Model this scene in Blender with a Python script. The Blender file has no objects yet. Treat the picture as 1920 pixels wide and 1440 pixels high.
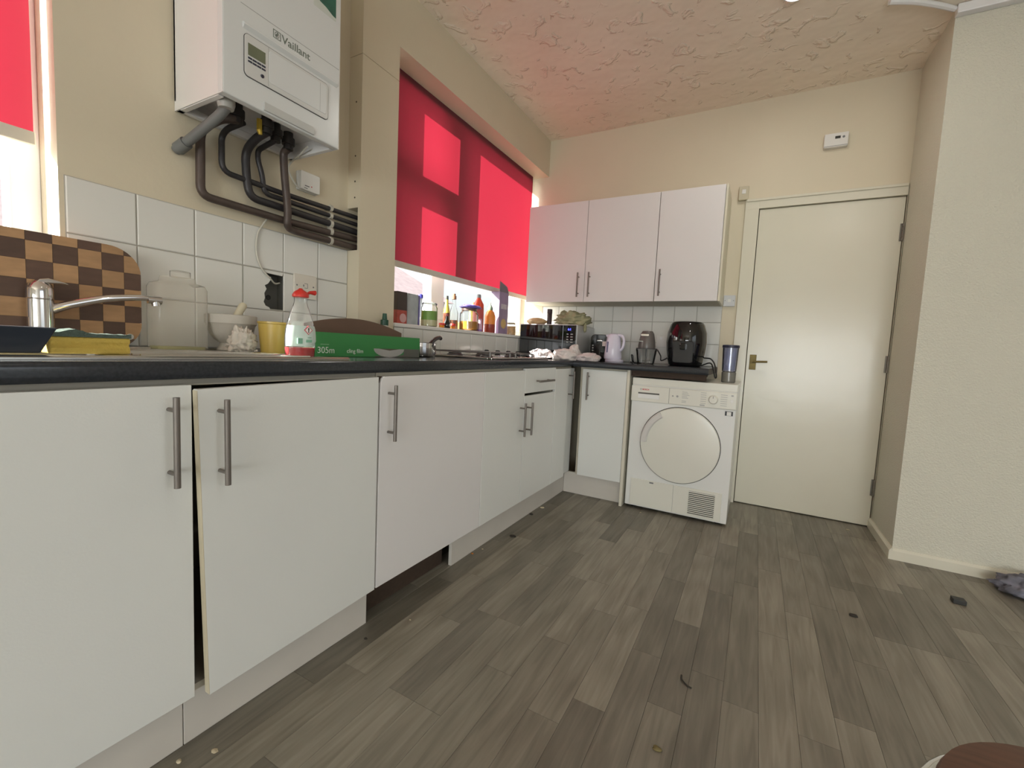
import bpy, bmesh, math, random
from mathutils import Vector, Matrix, noise
random.seed(7)
S = bpy.context.scene
COL = S.collection

# ------------------------------------------------------------------ camera
FPX, PU, PV = 812.92, 988.82, 717.92
yaw, pit, rol = 0.4840, -0.0783, 0.0496
fw = Vector((-math.sin(yaw)*math.cos(pit), math.cos(yaw)*math.cos(pit), math.sin(pit)))
rt0 = Vector((math.cos(yaw), math.sin(yaw), 0)); up0 = rt0.cross(fw)
rt = rt0*math.cos(rol) + up0*math.sin(rol); up = up0*math.cos(rol) - rt0*math.sin(rol)
cam = bpy.data.cameras.new('camera'); camo = bpy.data.objects.new('camera', cam); COL.objects.link(camo)
mw = Matrix((rt, up, -fw)).transposed().to_4x4(); mw.translation = (1.6968, -3.2778, 0.9825)
camo.matrix_world = mw
cam.sensor_fit = 'HORIZONTAL'; cam.sensor_width = 36; cam.lens = FPX*36/1920
cam.shift_x = -(PU-960)/1920; cam.shift_y = (PV-720)/1920; cam.clip_start = .02; cam.clip_end = 200
S.camera = camo

# ------------------------------------------------------------------ world, sun, exposure
W = bpy.data.worlds.new('sky'); S.world = W; W.use_nodes = True
nt = W.node_tree; nt.nodes.clear()
sky = nt.nodes.new('ShaderNodeTexSky'); sky.sky_type = 'NISHITA'; sky.sun_disc = False
sky.sun_elevation = math.radians(32); sky.sun_rotation = math.radians(230); sky.dust_density = 3; sky.air_density = 1
bgn = nt.nodes.new('ShaderNodeBackground'); bgn.inputs[1].default_value = 0.34
hs = nt.nodes.new('ShaderNodeHueSaturation'); hs.inputs['Saturation'].default_value = .35
out = nt.nodes.new('ShaderNodeOutputWorld')
nt.links.new(sky.outputs[0], hs.inputs['Color']); nt.links.new(hs.outputs[0], bgn.inputs[0]); nt.links.new(bgn.outputs[0], out.inputs[0])
sl = bpy.data.lights.new('sun', 'SUN'); sl.energy = 27; sl.angle = math.radians(.6); sl.color = (1, .95, .87)
so = bpy.data.objects.new('sun', sl); COL.objects.link(so); so.location = (-6, -6, 6)
so.rotation_euler = Vector((1, 1.5, -.80)).to_track_quat('-Z', 'Y').to_euler()
S.view_settings.view_transform = 'Standard'; S.view_settings.look = 'None'
S.view_settings.exposure = 0.0; S.view_settings.gamma = 1; S.view_settings.use_curve_mapping = False
LAMP_POWER = 4.2
for nm_, loc_, rot_, sx_a, sy_a, en_ in (('patio_daylight', (2.7, -8.3, .90), (90, 0, 0), 2.4, 1.6, 116), ('side_daylight', (4.30, -3.0, 1.15), (0, 90, 0), 2.0, 1.9, 6)):
    al = bpy.data.lights.new(nm_, 'AREA'); al.shape = 'RECTANGLE'; al.size = sx_a; al.size_y = sy_a; al.energy = en_; al.color = (.93, .985, 1)
    ao = bpy.data.objects.new(nm_, al); COL.objects.link(ao); ao.location = loc_; ao.rotation_euler = [math.radians(a_) for a_ in rot_]

# ------------------------------------------------------------------ materials
def lin(r, g, b):
    f = lambda c: (c/255/12.92) if c/255 <= .04045 else ((c/255+.055)/1.055)**2.4
    return (f(r), f(g), f(b))
MATS = {}
def M(name, col, rough=.5, metal=0, var=.05, scale=6, bump=0, bscale=80, spec=.5, stretch=None, coat=0, emis=0, rnd=0, detail=3):
    if name in MATS: return MATS[name]
    m = bpy.data.materials.new(name); m.use_nodes = True; t = m.node_tree; N = t.nodes; L = t.links
    b = N['Principled BSDF']; b.inputs['Roughness'].default_value = rough; b.inputs['Metallic'].default_value = metal
    b.inputs['Specular IOR Level'].default_value = spec; b.inputs['Coat Weight'].default_value = coat
    tc = N.new('ShaderNodeTexCoord'); vec = tc.outputs['Object']
    if stretch:
        mp = N.new('ShaderNodeMapping'); mp.inputs['Scale'].default_value = stretch; L.new(vec, mp.inputs[0]); vec = mp.outputs[0]
    nz = N.new('ShaderNodeTexNoise'); nz.inputs['Scale'].default_value = scale; nz.inputs['Detail'].default_value = detail; L.new(vec, nz.inputs['Vector'])
    mx = N.new('ShaderNodeMix'); mx.data_type = 'RGBA'; L.new(nz.outputs['Fac'], mx.inputs['Factor'])
    mx.inputs['A'].default_value = tuple(max(0, c*(1-var)) for c in col)+(1,); mx.inputs['B'].default_value = tuple(min(1, c*(1+var)) for c in col)+(1,)
    co = mx.outputs['Result']
    if rnd:
        oi = N.new('ShaderNodeObjectInfo'); hsv = N.new('ShaderNodeHueSaturation'); mr = N.new('ShaderNodeMapRange')
        mr.inputs['To Min'].default_value = 1-rnd; mr.inputs['To Max'].default_value = 1+rnd
        L.new(oi.outputs['Random'], mr.inputs['Value']); L.new(mr.outputs[0], hsv.inputs['Value']); L.new(co, hsv.inputs['Color']); co = hsv.outputs[0]
    L.new(co, b.inputs['Base Color'])
    if emis: b.inputs['Emission Color'].default_value = tuple(col)+(1,); b.inputs['Emission Strength'].default_value = emis
    if bump:
        n2 = N.new('ShaderNodeTexNoise'); n2.inputs['Scale'].default_value = bscale; n2.inputs['Detail'].default_value = 4; L.new(vec, n2.inputs['Vector'])
        bp = N.new('ShaderNodeBump'); bp.inputs['Strength'].default_value = bump; bp.inputs['Distance'].default_value = .01
        L.new(n2.outputs['Fac'], bp.inputs['Height']); L.new(bp.outputs[0], b.inputs['Normal'])
    MATS[name] = m; return m
def G(name, col=(.95, .97, .96), gloss=.08, rough=.02, alpha=.0, var=.0, ior=1.25):
    """thin clear sheet: tinted see-through plus a mirror coat (alpha adds a milky share)"""
    if name in MATS: return MATS[name]
    m = bpy.data.materials.new(name); m.use_nodes = True; t = m.node_tree; N = t.nodes; L = t.links; N.clear()
    tr = N.new('ShaderNodeBsdfTransparent'); tr.inputs[0].default_value = tuple(col)+(1,)
    df = N.new('ShaderNodeBsdfDiffuse'); tl = N.new('ShaderNodeBsdfTranslucent')
    tc = N.new('ShaderNodeTexCoord'); nz = N.new('ShaderNodeTexNoise'); nz.inputs['Scale'].default_value = 12; L.new(tc.outputs['Object'], nz.inputs['Vector'])
    mx = N.new('ShaderNodeMix'); mx.data_type = 'RGBA'; L.new(nz.outputs['Fac'], mx.inputs['Factor'])
    mx.inputs['A'].default_value = tuple(c*(1-var) for c in col)+(1,); mx.inputs['B'].default_value = tuple(col)+(1,)
    L.new(mx.outputs['Result'], df.inputs[0]); L.new(mx.outputs['Result'], tl.inputs[0])
    md = N.new('ShaderNodeMixShader'); md.inputs[0].default_value = .5; L.new(df.outputs[0], md.inputs[1]); L.new(tl.outputs[0], md.inputs[2])
    m0 = N.new('ShaderNodeMixShader'); m0.inputs[0].default_value = alpha; L.new(tr.outputs[0], m0.inputs[1]); L.new(md.outputs[0], m0.inputs[2])
    gl = N.new('ShaderNodeBsdfGlossy'); gl.inputs['Roughness'].default_value = rough
    fr = N.new('ShaderNodeFresnel'); fr.inputs[0].default_value = ior
    ad = N.new('ShaderNodeMath'); ad.operation = 'ADD'; ad.inputs[1].default_value = gloss*.3; ad.use_clamp = True; L.new(fr.outputs[0], ad.inputs[0])
    m1 = N.new('ShaderNodeMixShader'); L.new(ad.outputs[0], m1.inputs[0]); L.new(m0.outputs[0], m1.inputs[1]); L.new(gl.outputs[0], m1.inputs[2])
    o = N.new('ShaderNodeOutputMaterial'); L.new(m1.outputs[0], o.inputs[0]); MATS[name] = m; return m
def fabric_blind():
    m = bpy.data.materials.new('red_blind_fabric'); m.use_nodes = True; t = m.node_tree; N = t.nodes; L = t.links; N.clear()
    tc = N.new('ShaderNodeTexCoord'); nz = N.new('ShaderNodeTexNoise'); nz.inputs['Scale'].default_value = 3; L.new(tc.outputs['Object'], nz.inputs['Vector'])
    mx = N.new('ShaderNodeMix'); mx.data_type = 'RGBA'; mx.inputs['A'].default_value = (.235, .010, .024, 1); mx.inputs['B'].default_value = (.262, .013, .029, 1)
    L.new(nz.outputs['Fac'], mx.inputs['Factor'])
    d = N.new('ShaderNodeBsdfDiffuse'); l = N.new('ShaderNodeBsdfTranslucent'); d.inputs[0].default_value = (.27, .105, .115, 1); L.new(mx.outputs['Result'], l.inputs[0])  # diffuse red greyed: veiling glare over the blind is put into its colour
    s = N.new('ShaderNodeMixShader'); s.inputs[0].default_value = .5; L.new(d.outputs[0], s.inputs[1]); L.new(l.outputs[0], s.inputs[2])
    o = N.new('ShaderNodeOutputMaterial'); L.new(s.outputs[0], o.inputs[0]); return m

PAINT = M('cream_wall_paint', (.68, .61, .46), .6, var=.05, scale=2.5, bump=.08, bscale=35)
PAPER = M('textured_cream_wallpaper', (.68, .66, .55), .6, var=.04, scale=3, bump=.55, bscale=140)
def ceiling_mat():
    m = M('artex_ceiling', (.90, .80, .66), .65, var=.05, scale=3, bump=.0)
    t = m.node_tree; N = t.nodes; L = t.links; b = N['Principled BSDF']; tc = [n for n in N if n.type == 'TEX_COORD'][0]
    n = N.new('ShaderNodeTexNoise'); n.inputs['Scale'].default_value = 13; n.inputs['Detail'].default_value = 3; n.inputs['Distortion'].default_value = .6
    n3 = N.new('ShaderNodeTexNoise'); n3.inputs['Scale'].default_value = 7; n3.inputs['Detail'].default_value = 2
    L.new(tc.outputs['Object'], n.inputs['Vector']); L.new(tc.outputs['Object'], n3.inputs['Vector'])
    rp = N.new('ShaderNodeMapRange'); rp.interpolation_type = 'SMOOTHSTEP'; rp.inputs['From Min'].default_value = .56; rp.inputs['From Max'].default_value = .70; L.new(n.outputs['Fac'], rp.inputs['Value'])
    mu = N.new('ShaderNodeMath'); mu.operation = 'MULTIPLY_ADD'; mu.inputs[1].default_value = .7; L.new(rp.outputs[0], mu.inputs[0]); L.new(n3.outputs['Fac'], mu.inputs[2])
    bp = N.new('ShaderNodeBump'); bp.inputs['Strength'].default_value = .75; bp.inputs['Distance'].default_value = .016
    L.new(mu.outputs[0], bp.inputs['Height']); L.new(bp.outputs[0], b.inputs['Normal']); return m
CEIL = ceiling_mat()
GLOSSPAINT = M('cream_gloss_paint', (.72, .69, .57), .22, var=.04, scale=3, bump=.10, bscale=9)
GROUT = M('grey_grout', (.40, .38, .33), .8, var=.15, scale=20)
TILE = M('white_glazed_tile', (.74, .74, .70), .12, var=.02, scale=4, rnd=.02)
LAM = M('white_laminate', (.72, .73, .70), .32, var=.02, scale=3, bump=.03, bscale=220)
LAM2 = M('white_laminate_pinkish', (.74, .72, .71), .30, var=.02, scale=3, bump=.03, bscale=220)
EDGE = M('cream_edge_banding', (.62, .55, .40), .5, var=.08)
PLINTH = M('off_white_plinth', (.60, .565, .51), .45, var=.08, scale=5)
CARC = M('cabinet_carcass', (.50, .46, .37), .6, var=.08)
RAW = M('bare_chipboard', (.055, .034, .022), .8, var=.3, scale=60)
WORK = M('charcoal_worktop', (.027, .031, .037), .15, var=.5, scale=160, bump=.02, bscale=300)
STEEL = M('brushed_steel', (.42, .39, .355), .38, 1, var=.08, scale=30, stretch=(1, 1, 12))
HANDLE = M('satin_nickel_handle', (.20, .178, .158), .45, .55, var=.08, scale=40)
CHROME = M('polished_chrome', (.75, .75, .76), .08, 1, var=.02)
SINKM = M('stainless_sink', (.55, .54, .51), .25, 1, var=.06, scale=60)
UPVC = M('white_upvc', (.82, .82, .82), .3, var=.02)
WHITEP = M('white_plastic', (.76, .75, .71), .35, var=.03)
CREAMP = M('aged_cream_plastic', (.55, .50, .36), .4, var=.05)
BLACKP = M('black_plastic', (.012, .012, .013), .25, var=.2)
BLACKG = M('glossy_black', (.006, .006, .007), .06, var=.1, coat=.5)
DARKG = M('dark_grey_plastic', (.055, .052, .05), .3, var=.1)
ENAMEL = M('white_enamel', (.78, .785, .76), .18, var=.015, scale=3)
DRYP = M('dryer_cream_plastic', (.75, .74, .66), .25, var=.02)
COPPER = M('dark_painted_pipe', (.085, .062, .052), .45, .2, var=.25, scale=25, bump=.1)
COPPERD = M('black_painted_pipe', (.035, .032, .034), .45, .1, var=.25, scale=25)
BRASS = M('aged_brass', (.16, .12, .04), .45, .6, var=.3, scale=40)
GLASS = G('clear_glass')
PANE = G('window_glass', (.97, .98, .98), .02, ior=1.06)
TILEBACK = PAINT

# ------------------------------------------------------------------ mesh builder
class MB:
    def __init__(s): s.v = []; s.f = []
    def add(s, vs, fs):
        n = len(s.v); s.v += [tuple(p) for p in vs]; s.f += [tuple(i+n for i in f) for f in fs]; return s
    def box(s, x0, x1, y0, y1, z0, z1):
        return s.add([(x0,y0,z0),(x1,y0,z0),(x1,y1,z0),(x0,y1,z0),(x0,y0,z1),(x1,y0,z1),(x1,y1,z1),(x0,y1,z1)],
                     [(0,3,2,1),(4,5,6,7),(0,1,5,4),(1,2,6,5),(2,3,7,6),(3,0,4,7)])
    def tube(s, pts, r, n=12, cap=True):
        pts = [Vector(p) for p in pts]; m = len(pts); rr = r if isinstance(r, (list, tuple)) else [r]*m
        vs = []; fs = []; prev = None
        for i, p in enumerate(pts):
            t = (pts[min(i+1, m-1)]-pts[max(i-1, 0)]).normalized()
            if prev is None: a = Vector((0,0,1)) if abs(t.z) < .9 else Vector((1,0,0)); u = t.cross(a).normalized()
            else: u = (prev - t*prev.dot(t)).normalized()
            prev = u; w = t.cross(u)
            for k in range(n):
                c = 2*math.pi*k/n; vs.append(p+(u*math.cos(c)+w*math.sin(c))*rr[i])
        for i in range(m-1):
            for k in range(n): a = i*n+k; b = i*n+(k+1) % n; fs.append((a, b, b+n, a+n))
        if cap: fs.append(tuple(range(n-1, -1, -1))); fs.append(tuple((m-1)*n+k for k in range(n)))
        return s.add(vs, fs)
    def lathe(s, prof, c=(0,0,0), axis='z', n=32, sx=1, sy=1):
        vs = []; fs = []; m = len(prof)
        for r, h in prof:
            for k in range(n):
                a = 2*math.pi*k/n; x = r*math.cos(a)*sx; y = r*math.sin(a)*sy
                p = {'z': (x, y, h), 'y': (x, h, -y), '-y': (x, -h, y), 'x': (h, x, y)}[axis]
                vs.append((c[0]+p[0], c[1]+p[1], c[2]+p[2]))
        for i in range(m-1):
            for k in range(n): a = i*n+k; b = i*n+(k+1) % n; fs.append((a, b, b+n, a+n))
        fs.append(tuple(range(n-1, -1, -1))); fs.append(tuple((m-1)*n+k for k in range(n)))
        return s.add(vs, fs)
    def prism(s, poly, axis, a, b):
        n = len(poly)
        def P(p, h): return {'x': (h, p[0], p[1]), 'y': (p[0], h, p[1]), 'z': (p[0], p[1], h)}[axis]
        vs = [P(p, a) for p in poly]+[P(p, b) for p in poly]
        fs = [tuple(range(n-1, -1, -1)), tuple(range(n, 2*n))]+[(i, (i+1) % n, n+(i+1) % n, n+i) for i in range(n)]
        return s.add(vs, fs)
    def plate(s, axis, a, b, u0, u1, w0, w1, holes=()):
        """slab between a and b on `axis`, rectangle (u,w) with rectangular holes"""
        us = sorted({u0, u1, *[h[i] for h in holes for i in (0, 1) if u0 < h[i] < u1]}); ws = sorted({w0, w1, *[h[i] for h in holes for i in (2, 3) if w0 < h[i] < w1]})
        for i in range(len(us)-1):
            for j in range(len(ws)-1):
                cu = (us[i]+us[i+1])/2; cw = (ws[j]+ws[j+1])/2
                if any(h[0] < cu < h[1] and h[2] < cw < h[3] for h in holes): continue
                q = (us[i], us[i+1], ws[j], ws[j+1])
                if axis == 'x': s.box(a, b, *q)
                elif axis == 'y': s.box(q[0], q[1], a, b, q[2], q[3])
                else: s.box(*q, a, b)
        return s
    def blob(s, c, size, seed=0, amp=.35, freq=2.2, n=28, m=18, floor=None):
        vs = []; fs = []
        for i in range(m+1):
            th = math.pi*i/m
            for k in range(n):
                a = 2*math.pi*k/n; d = Vector((math.sin(th)*math.cos(a), math.sin(th)*math.sin(a), math.cos(th)))
                q = d*freq+Vector((seed*7.3, seed*3.1, seed))
                f = 1+amp*(noise.fractal(q, .9, 2.1, 4)*.55) if amp < .8 else 1+amp*(noise.turbulence(q, 3, False)*.8-.4)
                p = Vector(c)+Vector((d.x*size[0], d.y*size[1], d.z*size[2]))*f
                if floor is not None and p.z < floor: p.z = floor
                vs.append(p)
        for i in range(m):
            for k in range(n): a = i*n+k; b = i*n+(k+1) % n; fs.append((a, a+n, b+n, b))
        return s.add(vs, fs)
WL = {}
def _link(name, mesh, mat, parent, smooth, bevel, off):
    o = bpy.data.objects.new(name, mesh); COL.objects.link(o)
    if mat: mesh.materials.append(mat)
    if parent: o.parent = parent
    if smooth:
        for p in mesh.polygons: p.use_smooth = True
        if smooth != 'all':
            try: mesh.set_sharp_from_angle(angle=math.radians(38))
            except Exception: pass
    if bevel:
        b = o.modifiers.new('bevel', 'BEVEL'); b.width = bevel; b.segments = 2; b.limit_method = 'ANGLE'; b.angle_limit = math.radians(40)
    WL[o.name] = off; return o
def part(mb, name, mat, parent, smooth=False, bevel=0, label=None, local=False):
    off = (0,0,0) if local else WL[parent.name]
    me = bpy.data.meshes.new(name); me.from_pydata([(x-off[0], y-off[1], z-off[2]) for x, y, z in mb.v], [], mb.f); me.update()
    o = _link(name, me, mat, parent, smooth, bevel, off)
    if label: o['label'] = label
    return o
def thing(name, label, cat, loc, group=None, rz=0):
    o = bpy.data.objects.new(name, None); COL.objects.link(o); o.location = loc; o.rotation_euler = (0, 0, rz); o.empty_display_size = .05
    o['label'] = label; o['category'] = cat
    if group: o['group'] = group
    WL[o.name] = tuple(loc); return o
def solo(mb, name, mat, label, cat, loc, smooth=False, bevel=0, group=None, local=False):
    off = (0,0,0) if local else loc
    me = bpy.data.meshes.new(name); me.from_pydata([(x-off[0], y-off[1], z-off[2]) for x, y, z in mb.v], [], mb.f); me.update()
    o = _link(name, me, mat, None, smooth, bevel, tuple(loc)); o.location = loc; o['label'] = label; o['category'] = cat
    if group: o['group'] = group
    return o
def struct(mb, name, mat, smooth=False, bevel=0):
    me = bpy.data.meshes.new(name); me.from_pydata(mb.v, [], mb.f); me.update()
    o = _link(name, me, mat, None, smooth, bevel, (0,0,0)); o['kind'] = 'structure'; return o
def text(s_, size, loc, right, upv, mat, parent, name, align='LEFT', ext=.0003, shear=0, bold=0):
    cu = bpy.data.curves.new(name, 'FONT'); cu.body = s_; cu.size = size; cu.align_x = align; cu.extrude = ext; cu.shear = shear; cu.offset = bold
    to = bpy.data.objects.new(name+'_tmp', cu); COL.objects.link(to); dg = bpy.context.evaluated_depsgraph_get()
    me = bpy.data.meshes.new_from_object(to.evaluated_get(dg)); bpy.data.objects.remove(to)
    r = Vector(right).normalized(); u = Vector(upv).normalized(); n = r.cross(u); off = Vector(WL[parent.name])
    for v in me.vertices: v.co = Vector(loc)-off+r*v.co.x+u*v.co.y+n*v.co.z
    me.materials.clear(); me.name = name
    return _link(name, me, mat, parent, False, 0, tuple(off))
def bez(pts, n=24):
    """Catmull-Rom through the points"""
    P = [Vector(p) for p in pts]; P = [2*P[0]-P[1]]+P+[2*P[-1]-P[-2]]; o = []
    seg = len(P)-3
    for i in range(seg):
        for k in range(n//seg+1):
            t = k/(n//seg+1); a, b, c, d = P[i:i+4]
            o.append(.5*((2*b)+(c-a)*t+(2*a-5*b+4*c-d)*t*t+(3*b-a-3*c+d)*t**3))
    o.append(P[-2]); return o
def rrect(x0, x1, y0, y1, r, n=6):
    o = []
    for cx, cy, a0 in ((x1-r, y1-r, 0), (x0+r, y1-r, 90), (x0+r, y0+r, 180), (x1-r, y0+r, 270)):
        for k in range(n+1): a = math.radians(a0+90*k/n); o.append((cx+r*math.cos(a), cy+r*math.sin(a)))
    return o
def elbow(pts, r, n=6):
    """polyline with rounded corners of radius r"""
    P = [Vector(p) for p in pts]; o = [P[0]]
    for i in range(1, len(P)-1):
        a = (P[i-1]-P[i]); b = (P[i+1]-P[i]); rr = min(r, a.length*.49, b.length*.49); a = P[i]+a.normalized()*rr; b = P[i]+b.normalized()*rr
        for k in range(n+1): t = k/n; o.append(a*(1-t)**2+P[i]*2*t*(1-t)+b*t*t)
    o.append(P[-1]); return o

# ------------------------------------------------------------------ room shell
H = 2.665; XB = .08; XR = 2.386; YR = -.4685; YCOL = -1.886; YQ = -1.669; HS = 1.08; HB = 2.384
W1 = (-4.3, -2.815, 1.08, 2.38)
mb = MB()
mb.plate('x', -.25, -.045, -8.2, YQ, -.0, H, [W1])
mb.plate('x', -.045, 0, -8.2, YQ, -.0, H, [W1, (-2.272, -2.184, 1.088, 1.224)])
mb.box(-.25, XB, YQ, 0, 0, HS-.02)                                   # below the window
mb.box(-.10, XB, YQ, 0, HB, H); mb.box(-.25, -.10, YQ, 0, 2.42, H)     # bulkhead above the window
mb.box(0, XB, YCOL, YQ, 0, 1.388)                                   # boxed column, notch for the pipes, board joint
mb.box(.066, XB, YCOL, YQ, 1.388, 1.575); mb.box(0, .066, YCOL+.09, YQ, 1.388, 1.575)
mb.box(0, XB, YCOL, YQ, 1.575, 2.224); mb.box(0, XB-.003, YCOL+.003, YQ, 2.224, 2.2265); mb.box(0, XB, YCOL, YQ, 2.2265, H)
wall_left = struct(mb, 'wall_left', PAINT)
mb = MB().plate('y', 0, .2, -.25, 2.7, 0, H, [(1.628, XR-.002, -1, 1.970)])
wall_back = struct(mb, 'wall_back', PAINT)
mb = MB().box(XR, 4.2, YR, .2, 0, H)
wall_right = struct(mb, 'wall_right', PAPER)
struct(MB().plate('y', -8.4, -8.2, -.25, 4.4, 0, H, [(1.5, 3.9, .1, 1.7)]), 'wall_rear', M('white_wall_paint', (.72, .71, .68), .6, var=.03))
struct(MB().plate('x', 4.2, 4.4, -8.2, .2, 0, H, [(-4.0, -2.0, .15, 2.15)]), 'wall_side', MATS['white_wall_paint'])
struct(MB().box(-.25, 4.4, -8.4, .2, H, H+.12), 'ceiling', CEIL)
floor = struct(MB().box(-.25, 4.4, -8.4, .4, -.12, -.004), 'floor', M('vinyl_joint_base', (.15, .135, .108), .6, var=.1))

# vinyl planks
def plank_mat():
    m = bpy.data.materials.new('grey_oak_vinyl'); m.use_nodes = True; t = m.node_tree; N = t.nodes; L = t.links; b = N['Principled BSDF']
    tc = N.new('ShaderNodeTexCoord'); oi = N.new('ShaderNodeObjectInfo')
    ad = N.new('ShaderNodeVectorMath'); ad.operation = 'ADD'; sc = N.new('ShaderNodeVectorMath'); sc.operation = 'SCALE'; sc.inputs['Scale'].default_value = 37
    L.new(oi.outputs['Random'], sc.inputs[0]); L.new(tc.outputs['Object'], ad.inputs[0]); L.new(sc.outputs[0], ad.inputs[1])
    mp = N.new('ShaderNodeMapping'); mp.inputs['Scale'].default_value = (22, 1.6, 1); L.new(ad.outputs[0], mp.inputs[0])
    n1 = N.new('ShaderNodeTexNoise'); n1.inputs['Scale'].default_value = 2.2; n1.inputs['Detail'].default_value = 7; n1.inputs['Distortion'].default_value = .9; L.new(mp.outputs[0], n1.inputs['Vector'])
    mp2 = N.new('ShaderNodeMapping'); mp2.inputs['Scale'].default_value = (9, 1.2, 1); L.new(ad.outputs[0], mp2.inputs[0])
    wv = N.new('ShaderNodeTexWave'); wv.wave_type = 'RINGS'; wv.inputs['Scale'].default_value = 1.1; wv.inputs['Distortion'].default_value = 7; wv.inputs['Detail'].default_value = 3; L.new(mp2.outputs[0], wv.inputs['Vector'])
    cr = N.new('ShaderNodeValToRGB'); e = cr.color_ramp.elements
    e[0].position = .25; e[0].color = (.135, .121, .094, 1); e[1].position = .8; e[1].color = (.245, .224, .180, 1)
    mxf = N.new('ShaderNodeMath'); mxf.operation = 'MULTIPLY_ADD'; mxf.inputs[1].default_value = .12; L.new(wv.outputs['Fac'], mxf.inputs[0]); L.new(n1.outputs['Fac'], mxf.inputs[2])
    L.new(mxf.outputs[0], cr.inputs[0])
    hsv = N.new('ShaderNodeHueSaturation'); mr = N.new('ShaderNodeMapRange'); mr.inputs['To Min'].default_value = .82; mr.inputs['To Max'].default_value = 1.42
    L.new(oi.outputs['Random'], mr.inputs['Value']); L.new(mr.outputs[0], hsv.inputs['Value']); L.new(cr.outputs[0], hsv.inputs['Color']); L.new(hsv.outputs[0], b.inputs['Base Color'])
    b.inputs['Roughness'].default_value = .42
    bp = N.new('ShaderNodeBump'); bp.inputs['Strength'].default_value = .12; bp.inputs['Distance'].default_value = .004; L.new(n1.outputs['Fac'], bp.inputs['Height']); L.new(bp.outputs[0], b.inputs['Normal'])
    return m
PLANK = plank_mat()
PW = .0935; lens = [.34, .44, .54, .64, .76]; pm = []
for l in lens:
    me = bpy.data.meshes.new('plank'); g = .0003; w = PW/2-g; h = l/2-g
    mb = MB().add([(-w,-h,-.004),(w,-h,-.004),(w,h,-.004),(-w,h,-.004),(-w,-h,-.0004),(w,-h,-.0004),(w,h,-.0004),(-w,h,-.0004),(-w+.0004,-h+.0004,0),(w-.0004,-h+.0004,0),(w-.0004,h-.0004,0),(-w+.0004,h-.0004,0)],
        [(0,1,5,4),(1,2,6,5),(2,3,7,6),(3,0,4,7),(4,5,9,8),(5,6,10,9),(6,7,11,10),(7,4,8,11),(8,9,10,11)])
    me.from_pydata(mb.v, [], mb.f); me.update(); me.materials.append(PLANK); pm.append(me)
x = 1.311-9*PW+PW/2; 
while x < 3.55:
    y = .09; first = True
    while y > -4.0:
        i = random.choice((0, 0, 1, 2, 3, 4)) if first else random.choice((1, 1, 2, 2, 3, 3, 4)); first = False; l = lens[i]
        o = bpy.data.objects.new('plank', pm[i]); COL.objects.link(o); o.parent = floor; o.location = (x, y-l/2, 0); y -= l
    x += PW

# tiles
def tile_mesh(w, h):
    g = .0016; w = w/2-g; h = h/2-g; c = .0025; d = .006
    mb = MB().add([(0,-w,-h),(0,w,-h),(0,w,h),(0,-w,h),(d-.002,-w,-h),(d-.002,w,-h),(d-.002,w,h),(d-.002,-w,h),(d,-w+c,-h+c),(d,w-c,-h+c),(d,w-c,h-c),(d,-w+c,h-c)],
        [(0,1,5,4),(1,2,6,5),(2,3,7,6),(3,0,4,7),(4,5,9,8),(5,6,10,9),(6,7,11,10),(7,4,8,11),(8,9,10,11)])
    me = bpy.data.meshes.new('tile'); me.from_pydata(mb.v, [], mb.f); me.update(); me.materials.append(TILE); return me
TC = {}
def tile(parent, x, y, z, w, h, rz=0):
    k = (round(w, 3), round(h, 3))
    if k not in TC: TC[k] = tile_mesh(w, h)
    o = bpy.data.objects.new('tile', TC[k]); COL.objects.link(o); o.parent = parent; o.location = (x, y, z); o.rotation_euler = (0, 0, rz); return o
ys = [-2.8045, -2.651, -2.4975, -2.344, -2.1905, -2.037, YCOL]
zs = [.93, 1.083, 1.2365, 1.39]
part(MB().plate('x', 0, .0035, ys[0], YCOL-.0005, .92, 1.39, [(-2.272, -2.184, 1.088, 1.224)]), 'grout_bed', GROUT, wall_left)
for i in range(6):
    for j in range(3):
        if (i, j) == (3, 1): continue
        tile(wall_left, .001, (ys[i]+ys[i+1])/2, (zs[j]+zs[j+1])/2, ys[i+1]-ys[i], zs[j+1]-zs[j])
# broken tile beside the open back box
jag = [(-2.342, 1.0845), (-2.243, 1.0845), (-2.247, 1.093), (-2.262, 1.099), (-2.269, 1.113), (-2.264, 1.128), (-2.2665, 1.146), (-2.258, 1.163), (-2.265, 1.176), (-2.252, 1.184),
       (-2.243, 1.198), (-2.240, 1.210), (-2.255, 1.214), (-2.262, 1.224), (-2.196, 1.221), (-2.192, 1.234), (-2.342, 1.234)]
part(MB().prism(jag, 'x', .001, .007), 'tile', TILE, wall_left, label='broken tile with a ragged edge')
part(MB().box(XB, XB+.0035, YQ, -.001, .92, HS-.021), 'grout_bed', GROUT, wall_left)
y = YQ; bounds = [YQ, -1.604, -1.456, -1.308, -1.160, -1.012, -.864, -.716, -.568, -.420, -.272, -.124, -.002]
for a, b in zip(bounds, bounds[1:]): tile(wall_left, XB+.001, (a+b)/2, (.921+1.059)/2, b-a, .138)
part(MB().box(XB, 1.456, -.0035, 0, .92, 1.345), 'grout_bed', GROUT, wall_back)
xs = [XB+.009, .235, .386, .538, .689, .840, .991, 1.143, 1.295, 1.455]
for a, b in zip(xs, xs[1:]):
    for z0, z1 in ((.921, 1.075), (1.075, 1.226), (1.226, 1.340)): tile(wall_back, (a+b)/2, -.001, (z0+z1)/2, b-a, z1-z0, -math.pi/2)
# screws down the side of the boxed column
for z in (2.03, 1.80, 1.69, 1.62): part(MB().lathe([(.004, 0), (.0035, .0012)], (.045, YCOL, z), '-y', 10), 'screw', M('rusty_screw', (.12, .10, .07), .5, .5), wall_left)

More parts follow.
